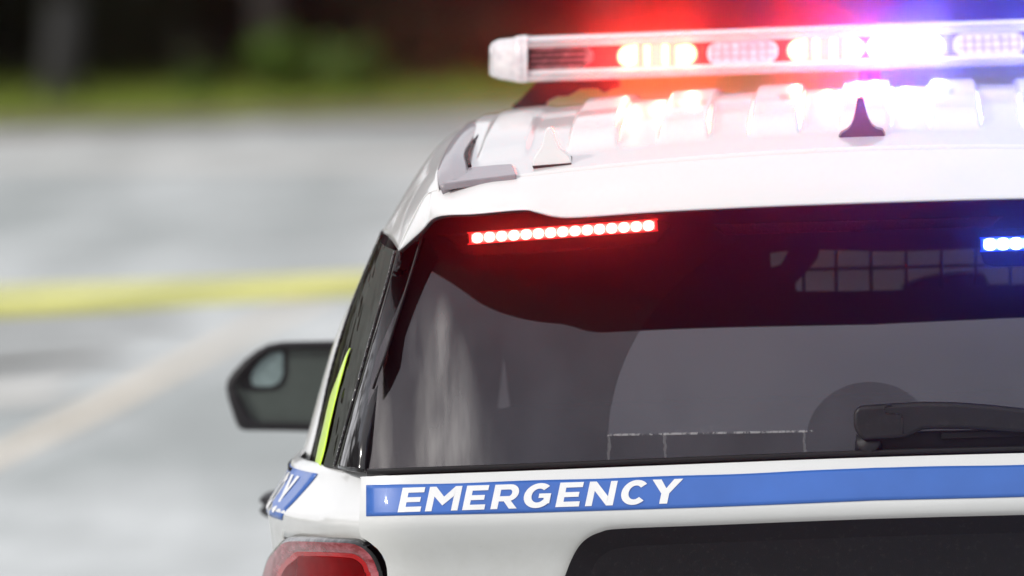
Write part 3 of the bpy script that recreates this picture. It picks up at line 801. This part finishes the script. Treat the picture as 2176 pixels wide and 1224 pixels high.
# antennas ---------------------------------------------------------
def fin(pxs, Yb, Yf, mat, label):
    """shark fin: pxs rear outline (px,py) from lower left round to lower right; narrows and slopes away forward"""
    bs = [P(a, b_, Yb) for a, b_ in pxs]; cx = (bs[0].x + bs[-1].x) / 2; zb = min(bs[0].z, bs[-1].z) - .004
    m = MB(); rings = []
    for t in (0, .04, .12, .3, .55, .8, 1.0):
        k = {0: .94, .04: 1, .12: 1.0, .3: .96, .55: .82, .8: .55, 1.0: .18}[t]; hz = {0: .97, .04: 1, .12: .99, .3: .84, .55: .55, .8: .26, 1.0: .05}[t]
        Y = Yb + (Yf - Yb) * t
        rings.append([Vector((cx + (p.x - cx) * k, Y + (.03 * (p.z - zb) / .07 if t < .5 else 0), zb + (p.z - zb) * hz + (Zroof(cx, Y, False) - Zroof(cx, Yb, False)))) for p in bs])
    m.grid(rings); n = len(bs)
    m.add(rings[0], [tuple(range(n))])
    o = m.build('antenna_fin', mat, car, bevel=.0015, segs=3); o['label'] = label
    return o
FINB = simple('black_fin_plastic', (.02, .006, .016), .38, coat=.3, bump=.1)
fb = fin([(1781, 301), (1782, 290), (1786, 283), (1800, 275), (1808, 266), (1814, 250), (1818, 230), (1821, 211), (1824, 207), (1832, 207), (1835, 211), (1840, 232), (1846, 252), (1854, 266), (1864, 273), (1876, 276), (1881, 284), (1883, 298)], .27, .46, FINB, 'black shark fin antenna at the middle of the roof')
fw_ = fin([(1131, 354), (1131, 344), (1136, 333), (1150, 312), (1155, 292), (1158, 277), (1163, 272), (1169, 272), (1175, 278), (1182, 300), (1190, 316), (1206, 328), (1213, 338), (1214, 348)], .20, .36, PAINT, 'white shark fin antenna near the left roof rail')
m = MB(); m.prism([P(a, b_, .197) for a, b_ in ((1131, 353), (1214, 347), (1213, 352), (1206, 357), (1180, 361), (1142, 362), (1134, 359))], (0, .12, .012)); m.build('fin_gasket', RUBBER, fw_, bevel=.001)

# door mirror ------------------------------------------------------
MY = 3.0
mo = [(481, 826), (484, 808), (496, 790), (520, 765), (545, 746), (570, 733), (600, 728), (650, 727), (716, 726), (760, 728), (775, 760), (770, 880), (755, 914), (690, 917), (600, 915), (520, 914), (508, 909), (500, 893), (486, 850)]
mi = [(500, 828), (506, 812), (520, 792), (545, 765), (565, 750), (590, 743), (620, 742), (650, 741), (716, 741), (748, 744), (760, 770), (756, 865), (745, 898), (690, 900), (600, 898), (548, 897), (537, 892), (525, 873), (510, 845)]
for s in (0, 1):
    g = (lambda r: [mir(p) for p in r]) if s else (lambda r: r)
    so1 = [P(a, b_, MY) for a, b_ in mo]; si1 = [P(a, b_, MY - .004) for a, b_ in mi]; si2 = [P(a, b_, MY + .010) for a, b_ in mi]
    cl = lambda r: r + [r[0]]
    c = sum(so1, Vector()) / len(so1)
    bk = lambda k, y: [Vector((c.x + (p.x - c.x) * k, MY + y, c.z + (p.z - c.z) * k)) for p in so1]
    m = MB(); m.grid([g(cl(r)) for r in (si2, si1, so1, bk(1.02, .025), bk(.98, .07), bk(.8, .12), bk(.4, .15), bk(.01, .155))])
    mo_ = m.build('door_mirror', BLACK, car)
    m = MB(); m.add(g(si2), [tuple(range(len(si2)))]); mg = m.build('mirror_glass', CHROME, mo_, smooth=False)
    bl = [(533, 800), (540, 785), (556, 766), (575, 752), (597, 747), (601, 752), (601, 795), (594, 812), (580, 820), (550, 822), (536, 818)]
    fr2 = [(508, 815), (524, 785), (545, 762), (570, 744), (608, 742), (611, 748), (611, 798), (602, 818), (586, 829), (545, 832), (512, 828)]
    m = MB(); m.prism(g([P(a, b_, MY + .008) for a, b_ in fr2]), (0, .002, 0)); m.build('blind_spot_frame', BLACK, mo_, smooth=False)
    m = MB(); m.prism(g([P(a, b_, MY + .005) for a, b_ in bl]), (0, .002, 0)); m.build('blind_spot_mirror', CHROME2, mo_, smooth=False)
    m = MB(); m.prism(g([Vector((-.90, MY + .03, 1.16)), Vector((-1.06, MY + .03, 1.14)), Vector((-1.06, MY + .03, 1.20)), Vector((-.88, MY + .03, 1.22))]), (0, .08, 0)); m.build('mirror_arm', BLACK, mo_, bevel=.01)
# door handles
for s in (0, 1):
    for y in ((2.0,) if True else ()):
        m = MB(); prof = [(0, .0), (.03, .030), (.08, .050), (.14, .050), (.19, .030), (.22, .0)]
        rows = []
        for dy, o_ in prof:
            hh = .023 if 0 < dy < .22 else .012
            rows.append([Vector((-(1.035 + o_ * 1.5) + .012 * abs(math.cos(a)) * 0 + (.010 if math.sin(a) == 0 else 0), y + dy, 1.0 + hh * math.sin(a))) + Vector((.022 * (1 - math.cos(a)), 0, 0)) for a in [math.pi * (k / 8) - math.pi / 2 for k in range(9)]])
        if s: rows = [[mir(p) for p in r] for r in rows]
        m.grid(rows); m.build('door_handle', BLACK, car, solid=.004)

# strip that stands in for the reflection in the quarter glass
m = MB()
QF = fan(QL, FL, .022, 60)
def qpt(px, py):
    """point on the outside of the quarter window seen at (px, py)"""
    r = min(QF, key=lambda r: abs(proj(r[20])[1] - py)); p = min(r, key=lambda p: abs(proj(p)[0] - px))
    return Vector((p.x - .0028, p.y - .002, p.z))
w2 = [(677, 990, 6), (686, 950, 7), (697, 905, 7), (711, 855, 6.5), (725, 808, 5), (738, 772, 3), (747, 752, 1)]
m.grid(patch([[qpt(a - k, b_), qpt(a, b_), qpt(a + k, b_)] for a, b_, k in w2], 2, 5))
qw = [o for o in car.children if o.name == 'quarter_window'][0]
m.build('reflection_strip', GLASSREFL, qw, solid=.001)

# light bar --------------------------------------------------------
BY = 1.76
def B_(px, py, dy=0.): return P(px, py, BY + dy)
barc = bpy.data.objects.new('light_bar', None); col.objects.link(barc); barc.parent = car; barc.location = (0, -.4, 1.72); WORLD['light_bar'] = Vector((0, 1.8, 1.72))
barc['label'] = 'roof light bar with lit red and blue modules'
CLR = simple('clear_lens_white', (.82, .80, .82), .12, coat=1, var=.05)
q = NT('clear_end_cap'); b = q.b
nn = q.noise(34, 4, .6, (1, 1, 1.6)); q.l(q.mix(q.rng(nn, .35, .65), (.66, .63, .66), (.86, .84, .85)), b.inputs['Base Color'])
b.inputs['Roughness'].default_value = .1; b.inputs['Coat Weight'].default_value = 1; ENDC = q.m
# measured rear face: top edge, lens top, lens bottom, bottom edge as functions of px
tE = lambda px: 80 - (px - 1110) * .0358
lT = lambda px: 101 - (px - 1110) * .0345
lB = lambda px: 152 - (px - 1110) * .034
bE = lambda px: 175 - (px - 1110) * .0345
MIDX = 1853
def sym(left):  # left list of world points -> plus mirrored about the bar centre
    return left + [mir(p) for p in left[-2::-1]]
def brow(f, dy, extra=0., x0=1110):
    r = []
    for j in range(41):
        px = x0 + (MIDX - x0) * j / 40; p = B_(px, f(px) + extra, dy)
        if j == 40: p.x = 0
        r.append(p)
    return sym(r)
# top cover: rear lip over the lens, curved top, front
m = MB(); m.grid([brow(lT, .012, -1), brow(lT, .0, -2), brow(tE, -.002, 8), brow(tE, .012, 1), brow(tE, .05, -2), brow(tE, .14, -4), brow(tE, .23, -1), brow(tE, .275, 8), brow(lT, .29, 0)])
m.build('top_cover', CLR, barc, out=lambda c: Vector((0, (c.y - 1.9) * .5, 1)), solid=.003)
m = MB(); m.grid([brow(lB, .012, 0), brow(lB, .0, 2), brow(bE, -.004, -12), brow(bE, .0, -5), brow(bE, .02, 0), brow(bE, .26, -1), brow(bE, .285, -8), brow(lB, .29, 0)])
m.build('base_tray', CLR, barc, out=lambda c: Vector((0, (c.y - 1.9) * .5, -1)), solid=.003)
bk_ = MB(); bk_.grid([brow(lT, .020, -3), brow(lB, .020, 3)]); bk_.build('back_plate', DARKIN, barc, solid=.004)
bk_ = MB(); bk_.grid([brow(lT, .288, -3), brow(lB, .288, 3)]); bk_.build('front_lens', CLR, barc, solid=.004)
# end caps
for s in (0, 1):
    g = (lambda r: [mir(p) for p in r]) if s else (lambda r: r)
    def ring(px, top, bot, dy0, dy1):
        a = [B_(px, bot - 5, dy0), B_(px, top + 6, dy0), B_(px, top, dy0 + .015), B_(px, top - 2, (dy0 + dy1) / 2), B_(px, top, dy1 - .015), B_(px, bot - 5, dy1), B_(px, bot, dy1 - .02), B_(px, bot, dy0 + .015)]
        return g(a + [a[0]])
    m = MB(); m.grid([ring(1112, 77, 176, -.006, .292), ring(1109, 77, 176, -.008, .294), ring(1096, 79, 174, -.007, .293), ring(1092, 82, 173, .0, .285), ring(1062, 85, 168, .012, .272), ring(1046, 91, 163, .035, .25), ring(1040, 100, 158, .07, .215), ring(1039, 125, 130, .12, .16)])
    m.build('end_cap', ENDC, barc)
    m = MB(); m.grid([ring(1121, 76, 175, -.007, .293), ring(1112, 76, 176, -.007, .293)]); m.build('end_band', CLR, barc, solid=.002)
    m = MB(); m.grid([ring(1306, 71, 168, -.003, .292), ring(1298, 71, 169, -.003, .292)]); 
# lens modules
RHOT = emit('red_lamp_hot', (1, .27, .11), 10); RMID = emit('red_lamp_body', (1, .74, .60), .72, (.1, .05, .04)); RLEN = emit('red_lens_lit', (1, .012, .02), .75, (.55, .01, .02))
BHOT = emit('blue_lamp_hot', (.14, .60, 1), 10); BMID = emit('blue_lamp_body', (.80, .85, 1), .8, (.04, .05, .1)); BLEN = emit('blue_lens_lit', (.25, .12, 1), .8, (.03, .05, .6))
q = NT('dim_module_red'); q.b.inputs['Roughness'].default_value = .25; q.b.inputs['Emission Strength'].default_value = .55; q.b.inputs['Emission Color'].default_value = (1, .30, .42, 1)
q.l(q.mix(q.rng(q.noise(60, 3), .35, .65), (.70, .55, .62), (.85, .78, .82)), q.b.inputs['Base Color']); PINKM = q.m  # dim module given a faint pink emission
q = NT('dim_module_blue'); q.b.inputs['Roughness'].default_value = .25; q.b.inputs['Emission Strength'].default_value = .45; q.b.inputs['Emission Color'].default_value = (.55, .5, 1, 1)
q.l(q.mix(q.rng(q.noise(60, 3), .35, .65), (.66, .64, .78), (.82, .80, .86)), q.b.inputs['Base Color']); LAVM = q.m  # dim module given a faint lavender emission
DIMM = simple('unlit_clear_module', (.26, .15, .18), .25, coat=.8, var=.5, nscale=70)
GRIDM = simple('module_grid', (.55, .42, .52), .4)
def rr(x0, x1, f0, f1, rad, dy, clampx=None):
    """rounded rectangle (left, right, insets from lens top/bottom)"""
    pts = []
    for (cx_, sx_, top_) in ((x1 - rad, 1, True), (x1 - rad, 1, False), (x0 + rad, -1, False), (x0 + rad, -1, True)):
        for k in range(7):
            a = {(1, True): 90 - 15 * k, (1, False): -15 * k, (-1, False): -90 - 15 * k, (-1, True): 180 - 15 * k}[(sx_, top_)]
            X_ = cx_ + rad * math.cos(R(a)); base_ = (lT(X_) + f0 + rad) if top_ else (lB(X_) - f1 - rad)
            y_ = base_ - rad * math.sin(R(a))
            if clampx: X_ = max(X_, clampx[0]) if clampx[0] > (x0 + x1) / 2 else min(X_, clampx[1])
            pts.append(B_(X_, y_, dy))
    return pts
def module(x0, x1, surround, plate, kind, hot=None, flip=False, aim=None, colr=None, rad=22):
    fx = (lambda r: [mir(p) for p in r]) if flip else (lambda r: r)
    m = MB(); m.prism(fx([B_(x0 - 8, lT(x0) - 1, .014), B_(x1 + 8, lT(x1) - 1, .014), B_(x1 + 8, lB(x1) + 1, .014), B_(x0 - 8, lB(x0) + 1, .014)]), (0, .004, 0))
    mod = m.build('light_module', surround, barc, smooth=False)
    m = MB(); m.prism(fx(rr(x0, x1, 3, 2, rad, .006)), (0, .008, 0)); m.build('reflector', plate, mod, smooth=False)
    if kind == 'lit':
        wd = x1 - x0
        for c_, hw in ((.13, .12), (.375, .04), (.60, .04), (.86, .13)):
            xa, xb = x0 + wd * (c_ - hw), x0 + wd * (c_ + hw)
            if hw > .05: pp = rr(x0 + 4, x1 - 4, 5, 4, 20, .002, clampx=(xa, xb))
            else: pp = [B_(xa, lT(xa) + 4, .002), B_(xb, lT(xb) + 4, .002), B_(xb, lB(xb) - 4, .002), B_(xa, lB(xa) - 4, .002)]
            m = MB(); m.prism(fx(pp), (0, .004, 0)); m.build('led_column', hot, mod, smooth=False)
        for c_ in (.1, .5, .9):
            X_ = x0 + wd * c_; p = B_(X_, (lT(X_) + lB(X_)) / 2, -.012)
            if flip: p = mir(p)
            spot('lamp_beam', p, Vector((0, -1, .004)), colr, BEAM, 26, mod)
    else:
        m = MB()
        k = 0; xx = x0 + 12
        while xx < x1 - 8:
            m.prism(fx([B_(xx - 1.6, lT(xx) + 7, .004), B_(xx + 1.6, lT(xx) + 7, .004), B_(xx + 1.6, lB(xx) - 7, .004), B_(xx - 1.6, lB(xx) - 7, .004)]), (0, .002, 0)); xx += 19
        if kind == 'dim':
            for t in (.33, .66):
                m.prism(fx([B_(x0 + 6, lT(x0) + 4 + 46 * t - 1.2, .0035), B_(x1 - 6, lT(x1) + 4 + 46 * t - 1.2, .0035), B_(x1 - 6, lT(x1) + 4 + 46 * t + 1.2, .0035), B_(x0 + 6, lT(x0) + 4 + 46 * t + 1.2, .0035)]), (0, .002, 0))
            m.build('module_grid', GRIDM, mod, smooth=False)
    return mod
BEAM = 36.0
RC, BC = (1, .035, .02), (.10, .12, 1)
for flip in (False, True):
    sur, mid_, hot_, dim_, cc = (RLEN, RMID, RHOT, PINKM, RC) if not flip else (BLEN, BMID, BHOT, LAVM, BC)
    c_end = module(1135, 1256, DIMM if True else sur, DIMM, 'corner', flip=flip, rad=24)
    # louvres of the dim corner module
    m = MB(); fx = (lambda r: [mir(p) for p in r]) if flip else (lambda r: r)
    for t in (.18, .42, .66):
        x0, x1 = 1126, 1240
        m.prism(fx([B_(x0, lT(x0) + 51 * t, .001), B_(x1, lT(x1) + 51 * t, .001), B_(x1 + 6, lT(x1) + 51 * t + 5, .001), B_(x0, lT(x0) + 51 * t + 5, .001)]), (0, .003, 0))
    m.build('louvre', DARKIN, c_end, smooth=False)
    # coloured corner filler
    m = MB(); m.prism(fx([B_(1250, lT(1250), .012), B_(1302, lT(1302), .012), B_(1302, lB(1302), .012), B_(1236, lB(1236) - 2, .012), B_(1262, lB(1250) - 18, .012), B_(1262, lT(1250) + 18, .012)]), (0, .006, 0)); m.build('lens_filler', sur, barc, smooth=False)
    module(1311, 1482, sur, mid_, 'lit', hot_, flip, None, cc)
    module(1503, 1653, sur if True else dim_, dim_, 'dim', None, flip, rad=20)
    module(1672, 1838, sur, mid_, 'lit', hot_, flip, None, cc)
# feet
ft = [(1086, 236), (1090, 224), (1104, 212), (1140, 176), (1310, 168), (1318, 176), (1317, 186), (1298, 190), (1285, 198), (1270, 189), (1232, 190), (1205, 205), (1184, 205), (1162, 216), (1158, 236), (1146, 240), (1110, 240)]
for s in (0, 1):
    m = MB(); m.prism([mir(B_(a, b_, .10)) if s else B_(a, b_, .10) for a, b_ in ft], (0, .07, 0)); fo = m.build('mounting_foot', BLACK, barc, bevel=.003)
m = MB(); m.prism([B_(a, b_, .05) for a, b_ in ((1828, 140), (1872, 138), (1872, 192), (1822, 194))], (0, .06, 0)); m.build('centre_bracket', simple('clear_red_bracket', (.35, .04, .12), .3, coat=.5), barc, bevel=.003)

# ------------------------------------------------------------------ surroundings
def zg(x, d):                                         # terrain height, d metres ahead of the camera
    t = max(0, d - 40); return .02 * t + (.012 * max(0, d - 96) if d > 96 else 0)
q = NT('pale_asphalt'); b = q.b
n1 = q.noise(.55, 5, .6, (1, .30, 1)); n2 = q.noise(2.2, 5, .65, (1, .22, 1)); n3 = q.noise(60, 2, .7)
c = q.mix(q.rng(n1, .42, .56), (.34, .368, .36), (.61, .635, .63))
c = q.mix(q.rng(n2, .35, .68, 0, .5), c, (.24, .255, .25))
c = q.mix(q.rng(n3, .5, .7, 0, .30), c, (.24, .24, .23))
q.l(c, b.inputs['Base Color']); b.inputs['Roughness'].default_value = .62; q.bump(n3, .4, .01); ASPH = q.m
def sheet(name, pts_fn, nx, ny, mat, kind='structure', dz=0.):
    m = MB(); m.grid([[pts_fn(i / nx, j / ny) + Vector((0, 0, dz)) for i in range(nx + 1)] for j in range(ny + 1)])
    return tag(m.build(name, mat, None, out=lambda c: Vector((0, 0, 1))), kind=kind)
GR = simple('earth_and_leaf_litter', (.055, .05, .03), .9, var=.4, nscale=2)
def gfn(u, v):
    x = -260 + 520 * u; d = -200 + 700 * v
    return Vector((x, d - 18, (zg(x, max(d, 0)) if d < 400 else zg(x, 400)) - .06))
sheet('ground', gfn, 20, 140, GR)
def rfn(u, v):
    x = -60 + 120 * u; d = -30 + 124.5 * v
    return Vector((x, d - 18, zg(x, d) - .004))
sheet('road', rfn, 20, 83, ASPH)
def G(px, py, dz=0.004):
    d = fw + rt * ((px - 1088) / F) + up * ((612 - py) / F)
    lo, hi = 5, 400
    for _ in range(50):
        mid_ = (lo + hi) / 2; p = CAM + d * mid_
        if p.z > zg(p.x, p.y + 18): lo = mid_
        else: hi = mid_
    return CAM + d * lo + Vector((0, 0, dz))
LINE = simple('worn_tan_line', (.72, .63, .50), .7, var=.12, nscale=6)
m = MB(); m.grid([[G(-60, 960 + 25), G(250, 830), G(540, 690), G(760, 590)], [G(-60, 1010), G(250, 862), G(540, 706), G(760, 600)]])
tag(m.build('road_marking', LINE, None, out=lambda c: Vector((0, 0, 1))), kind='structure')
PATCH = simple('rough_gravel_patch', (.13, .125, .115), .9, var=.5, nscale=9, bump=.6, bscale=60)
PATCHL = simple('pale_worn_concrete', (.62, .60, .56), .8, var=.1, nscale=2)
for k, (pl, mt) in enumerate((([(-80, 712), (120, 700), (330, 694), (440, 688), (330, 678), (120, 682), (-80, 690)][::-1], PATCH),
                 ([(-80, 800), (160, 778), (300, 755), (200, 745), (-80, 760)], PATCH),
                 ([(-80, 862), (100, 848), (170, 815), (-80, 830)], PATCHL),
                 ([(-200, 350), (400, 352), (1000, 350), (1000, 332), (400, 328), (-200, 333)], PATCHL))):
    m = MB(); m.add([G(a, b_, .008) for a, b_ in pl], [tuple(range(len(pl)))]); tag(m.build('road_patch', mt, None, smooth=False, out=lambda c: Vector((0, 0, 1))), kind='structure')
KERB = simple('brown_earth_kerb', (.20, .15, .11), .9, var=.25, nscale=3)
def kfn(u, v):
    x = -60 + 120 * u; d = 91.5 + 3.2 * v
    return Vector((x, d - 18, zg(x, d) + .012))
sheet('verge', kfn, 20, 4, KERB)
# grass bank
GB = simple('grass_soil', (.19, .22, .035), .9, var=.3, nscale=1.2)
def bfn(u, v):
    x = -60 + 120 * u; d = 94.3 + 16 * v
    return Vector((x, d - 18, zg(x, d) + .02))
sheet('grass_bank', bfn, 20, 16, GB)
GRS = [simple('grass_blade', (.22, .29, .025), .6, var=.4, nscale=3)]
m = MB()
for k in range(26000):
    x = random.uniform(-9, 5); d = 94.6 + 13 * random.random(); h = random.uniform(.05, .15) * (1 if random.random() > .04 else 2)
    a = random.uniform(0, 6.28); dx, dy = .012 * math.cos(a), .012 * math.sin(a); z = zg(x, d)
    lx, ly = random.uniform(-.04, .04), random.uniform(-.04, .04)
    m.v += [Vector((x - dx, d - 18 - dy, z)), Vector((x + dx, d - 18 + dy, z)), Vector((x + lx, d - 18 + ly, z + h))]; m.f.append((len(m.v) - 3, len(m.v) - 2, len(m.v) - 1))
tag(link('grass', m.v, m.f, GRS[0], None, False), 'yellow green grass along the far edge of the road', kind='stuff')

# leaves, shrubs and trees
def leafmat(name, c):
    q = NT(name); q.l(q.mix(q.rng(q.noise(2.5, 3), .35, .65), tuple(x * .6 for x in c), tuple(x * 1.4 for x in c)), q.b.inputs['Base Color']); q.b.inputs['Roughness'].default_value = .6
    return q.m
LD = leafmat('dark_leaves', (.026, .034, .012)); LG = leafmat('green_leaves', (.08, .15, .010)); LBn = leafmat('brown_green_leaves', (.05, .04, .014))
BARK = simple('grey_bark', (.05, .045, .04), .9, var=.4, nscale=12, bump=.5, bscale=20); BARKP = simple('pale_bark', (.028, .028, .028), .9, var=.3, nscale=12)
def leaves(m, c, rad, n, size, flat=1.):
    for _ in range(n):
        d = Vector((random.gauss(0, 1), random.gauss(0, 1), random.gauss(0, 1))).normalized() * (random.random() ** .45)
        p = Vector(c) + Vector((d.x * rad, d.y * rad, d.z * rad * flat)); a = Vector((random.gauss(0, 1), random.gauss(0, 1), random.gauss(0, 1))).normalized(); b_ = a.orthogonal().normalized()
        s_ = size * random.uniform(.6, 1.3); k = len(m.v)
        m.v += [p - a * s_, p + b_ * s_ * .55, p + a * s_, p - b_ * s_ * .55]; m.f.append((k, k+1, k+2, k+3))
def mk_tree(h, rad, lm, bm_, seed):
    random.seed(seed)
    root = bpy.data.objects.new('broadleaf_tree', None); col.objects.link(root)
    m = MB(); pts = [Vector((0, 0, -.2))]
    for k in range(1, 6): pts.append(Vector((random.uniform(-.12, .12) * k, random.uniform(-.12, .12) * k, h * .6 * k / 5)))
    r_ = [.20, .15, .135, .12, .10, .07]
    for i in range(5): m.tube(pts[i], pts[i+1], r_[i], r_[i+1], 10)
    cl = MB()
    for k in range(16):
        a = random.uniform(0, 6.28); st_ = pts[random.choice((2, 3, 4, 5))]
        e = Vector((math.cos(a) * rad * random.uniform(.3, .9), math.sin(a) * rad * random.uniform(.3, .9), random.uniform(h * .36, h * .95)))
        m.tube(st_, e, .05, .015, 6); leaves(cl, e, rad * random.uniform(.3, .48), 520, .17, .75)
    m.build('trunk', bm_, root); link('crown', cl.v, cl.f, lm, root, False)
    return root
def copy_tree(o, parent=None):
    c = o.copy(); col.objects.link(c); c.parent = parent
    for ch in list(o.children): copy_tree(ch, c)
    return c
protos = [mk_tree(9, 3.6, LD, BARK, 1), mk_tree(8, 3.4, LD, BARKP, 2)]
tl_ = [(-7.35, 97.6, 1, 0), (-5.6, 101, 0, 1), (-2.6, 99.6, 0, 2), (0.3, 100.2, 0, 3), (3.2, 99.5, 0, 4), (-11.5, 101, 0, 5), (-7.0, 105, 0, 6), (-3.8, 106, 0, 7), (-1.0, 105.5, 0, 8), (2.0, 106, 0, 9), (-14.5, 104, 0, 10), (6.5, 102, 0, 11)]
where = ['pale trunked tree standing at the far left of the wood edge', 'dark tree just right of the pale trunk in the shaded wood', 'dark tree behind the left half of the green shrubs', 'dark tree behind the left end of the light bar', 'dark tree far behind the middle of the light bar',
         'dark tree outside the picture beyond the pale trunk', 'dark tree in the back row behind the pale trunk', 'dark tree in the back row left of the green shrubs', 'dark tree in the back row behind the green shrubs', 'dark tree in the back row behind the light bar', 'dark tree at the left end of the back row', 'dark tree right of all the others']
used = set()
for (x, d, kx, i) in tl_:
    o = protos[kx] if kx not in used else copy_tree(protos[kx]); used.add(kx)
    o.location = (x, d - 18, zg(x, d)); o.rotation_euler.z = i * 1.3
    tag(o, where[i], 'tree', 'trees along the far side of the road')
side = [(-24, 2), (-23, 9), (-25, 16), (-23.5, 24), (-26, 33), (-24.5, -7), (-25, -16), (-21, -26), (-13, -34), (-4, -37), (6, -36), (16, -33), (24, -24)]
for i, (x, y) in enumerate(side):
    o = copy_tree(protos[i % 2]); o.location = (x, y, -.05); o.rotation_euler.z = i * 1.9; o.scale = (1.25, 1.25, 1.2)
    tag(o, 'dark broadleaf tree standing beside the road outside the picture', 'tree', 'trees beside the road outside the picture')
def mk_shrub(rad, lm, seed, n=1500):
    random.seed(seed); root = bpy.data.objects.new('shrub', None); col.objects.link(root)
    m = MB(); cl = MB()
    for k in range(7):
        a = random.uniform(0, 6.28); e = Vector((math.cos(a) * rad * .6, math.sin(a) * rad * .6, rad * random.uniform(.5, 1.3)))
        m.tube((0, 0, -.1), e, .03, .008, 6); leaves(cl, e, rad * random.uniform(.4, .6), n // 7, .05, .8)
    leaves(cl, (0, 0, rad * .5), rad * .8, n // 3, .05, .7)
    m.build('stem', BARK, root); link('foliage', cl.v, cl.f, lm, root, False)
    return root
sp = {'g': mk_shrub(.42, LG, 11), 'b': mk_shrub(.6, LBn, 12), 'd': mk_shrub(.95, LD, 13, 3600)}
sh = []
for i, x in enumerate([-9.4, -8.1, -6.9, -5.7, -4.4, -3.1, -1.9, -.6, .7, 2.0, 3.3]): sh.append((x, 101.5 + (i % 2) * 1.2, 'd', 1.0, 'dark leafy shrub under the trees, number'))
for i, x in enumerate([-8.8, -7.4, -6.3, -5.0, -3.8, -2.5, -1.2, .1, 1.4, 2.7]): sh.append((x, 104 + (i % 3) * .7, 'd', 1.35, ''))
sh += [(-5.25, 97.6, 'g', 1.0, ''), (-4.75, 97.0, 'g', .8, ''), (-6.1, 97.3, 'g', .5, ''), (-4.2, 98.6, 'b', .8, ''), (-3.4, 99.0, 'b', .75, ''), (-2.7, 98.4, 'b', .6, '')]
usd = set(); cnt = {'d': 0, 'g': 0, 'b': 0}
lab = {'g': ['larger bright green shrub at the edge of the wood', 'bright green shrub in front of the dark wood, beside the larger one', 'small bright green shrub left of the other green shrubs'],
       'b': ['brown green shrub just right of the green shrubs', 'brown green shrub left of the light bar end cap', 'brown green shrub behind the light bar end cap']}
for x, d, kx, s_, _ in sh:
    o = sp[kx] if kx not in usd else copy_tree(sp[kx]); usd.add(kx)
    o.location = (x, d - 18, zg(x, d)); o.rotation_euler.z = x * 2.3; o.scale = (s_, s_, s_)
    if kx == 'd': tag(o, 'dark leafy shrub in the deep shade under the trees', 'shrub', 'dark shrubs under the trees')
    else: tag(o, lab[kx][cnt[kx]], 'shrub', 'lighter shrubs at the wood edge'); cnt[kx] += 1

# barrier tape between two stakes
TY = 12.0
def ttop(px): return interp([(-400, 622), (0, 604), (300, 594), (780, 576), (1010, 568)], px)
TAPE = simple('yellow_barrier_tape', (.90, .88, .28), .45, var=.05, nscale=3)
_t = TAPE.node_tree; _tr = _t.nodes.new('ShaderNodeBsdfTransparent'); _mx = _t.nodes.new('ShaderNodeMixShader'); _mx.inputs[0].default_value = .44
_t.links.new(_tr.outputs[0], _mx.inputs[1]); _t.links.new(_t.nodes['Principled BSDF'].outputs[0], _mx.inputs[2]); _t.links.new(_mx.outputs[0], _t.nodes['Material Output'].inputs['Surface'])
tp = bpy.data.objects.new('barrier_tape', None); col.objects.link(tp); tp.location = (P(-400, 640, TY).x, TY, 0); WORLD['barrier_tape'] = tp.location.copy()
tag(tp, 'yellow barrier tape stretched across the road behind the police car', 'barrier tape')
rows = []
for k in range(5):
    r = []
    for j in range(90):
        px = -400 + 1410 * j / 89; wv = 3 * math.sin(px * .009)
        p = P(px, ttop(px) + k / 4 * (70 + wv * .6 - px * .022), TY); p.y += .006 * math.sin(px * .013 + k * .7); r.append(p)
    rows.append(r)
m = MB(); m.grid(rows); m.build('tape', TAPE, tp, solid=.0006)
m = MB(); m.grid([[p + Vector((0, .004, 0)) for p in r] for r in (rows[2], rows[3], rows[4])]); m.build('folded_edge', TAPE, tp, solid=.0006)
STK = simple('weathered_stake', (.30, .22, .13), .8)
for px in (-402, 1012):
    p = P(px, 600, TY); m = MB(); m.tube((p.x, TY + .02, -.1), (p.x, TY + .02, 1.25), .02, .02, 10); m.build('stake', STK, tp)

# ------------------------------------------------------------------ air
q = NT('bloom_air'); q.t.nodes.remove(q.b)
pv = q.n('VolumePrincipled'); pv.inputs['Density'].default_value = .0008; pv.inputs['Anisotropy'].default_value = .996; pv.inputs['Color'].default_value = (1, 1, 1, 1)
q.l(pv.outputs[0], q.o.inputs['Volume'])  # added volume that stands in for lens bloom round the lamps
m = MB(); m.box((0, 45, 10), (70, 90, 13)); hz = m.build('bloom_haze', q.m, None, smooth=False); tag(hz, 'added thin air that stands in for lens bloom round the lamps', kind='stuff')
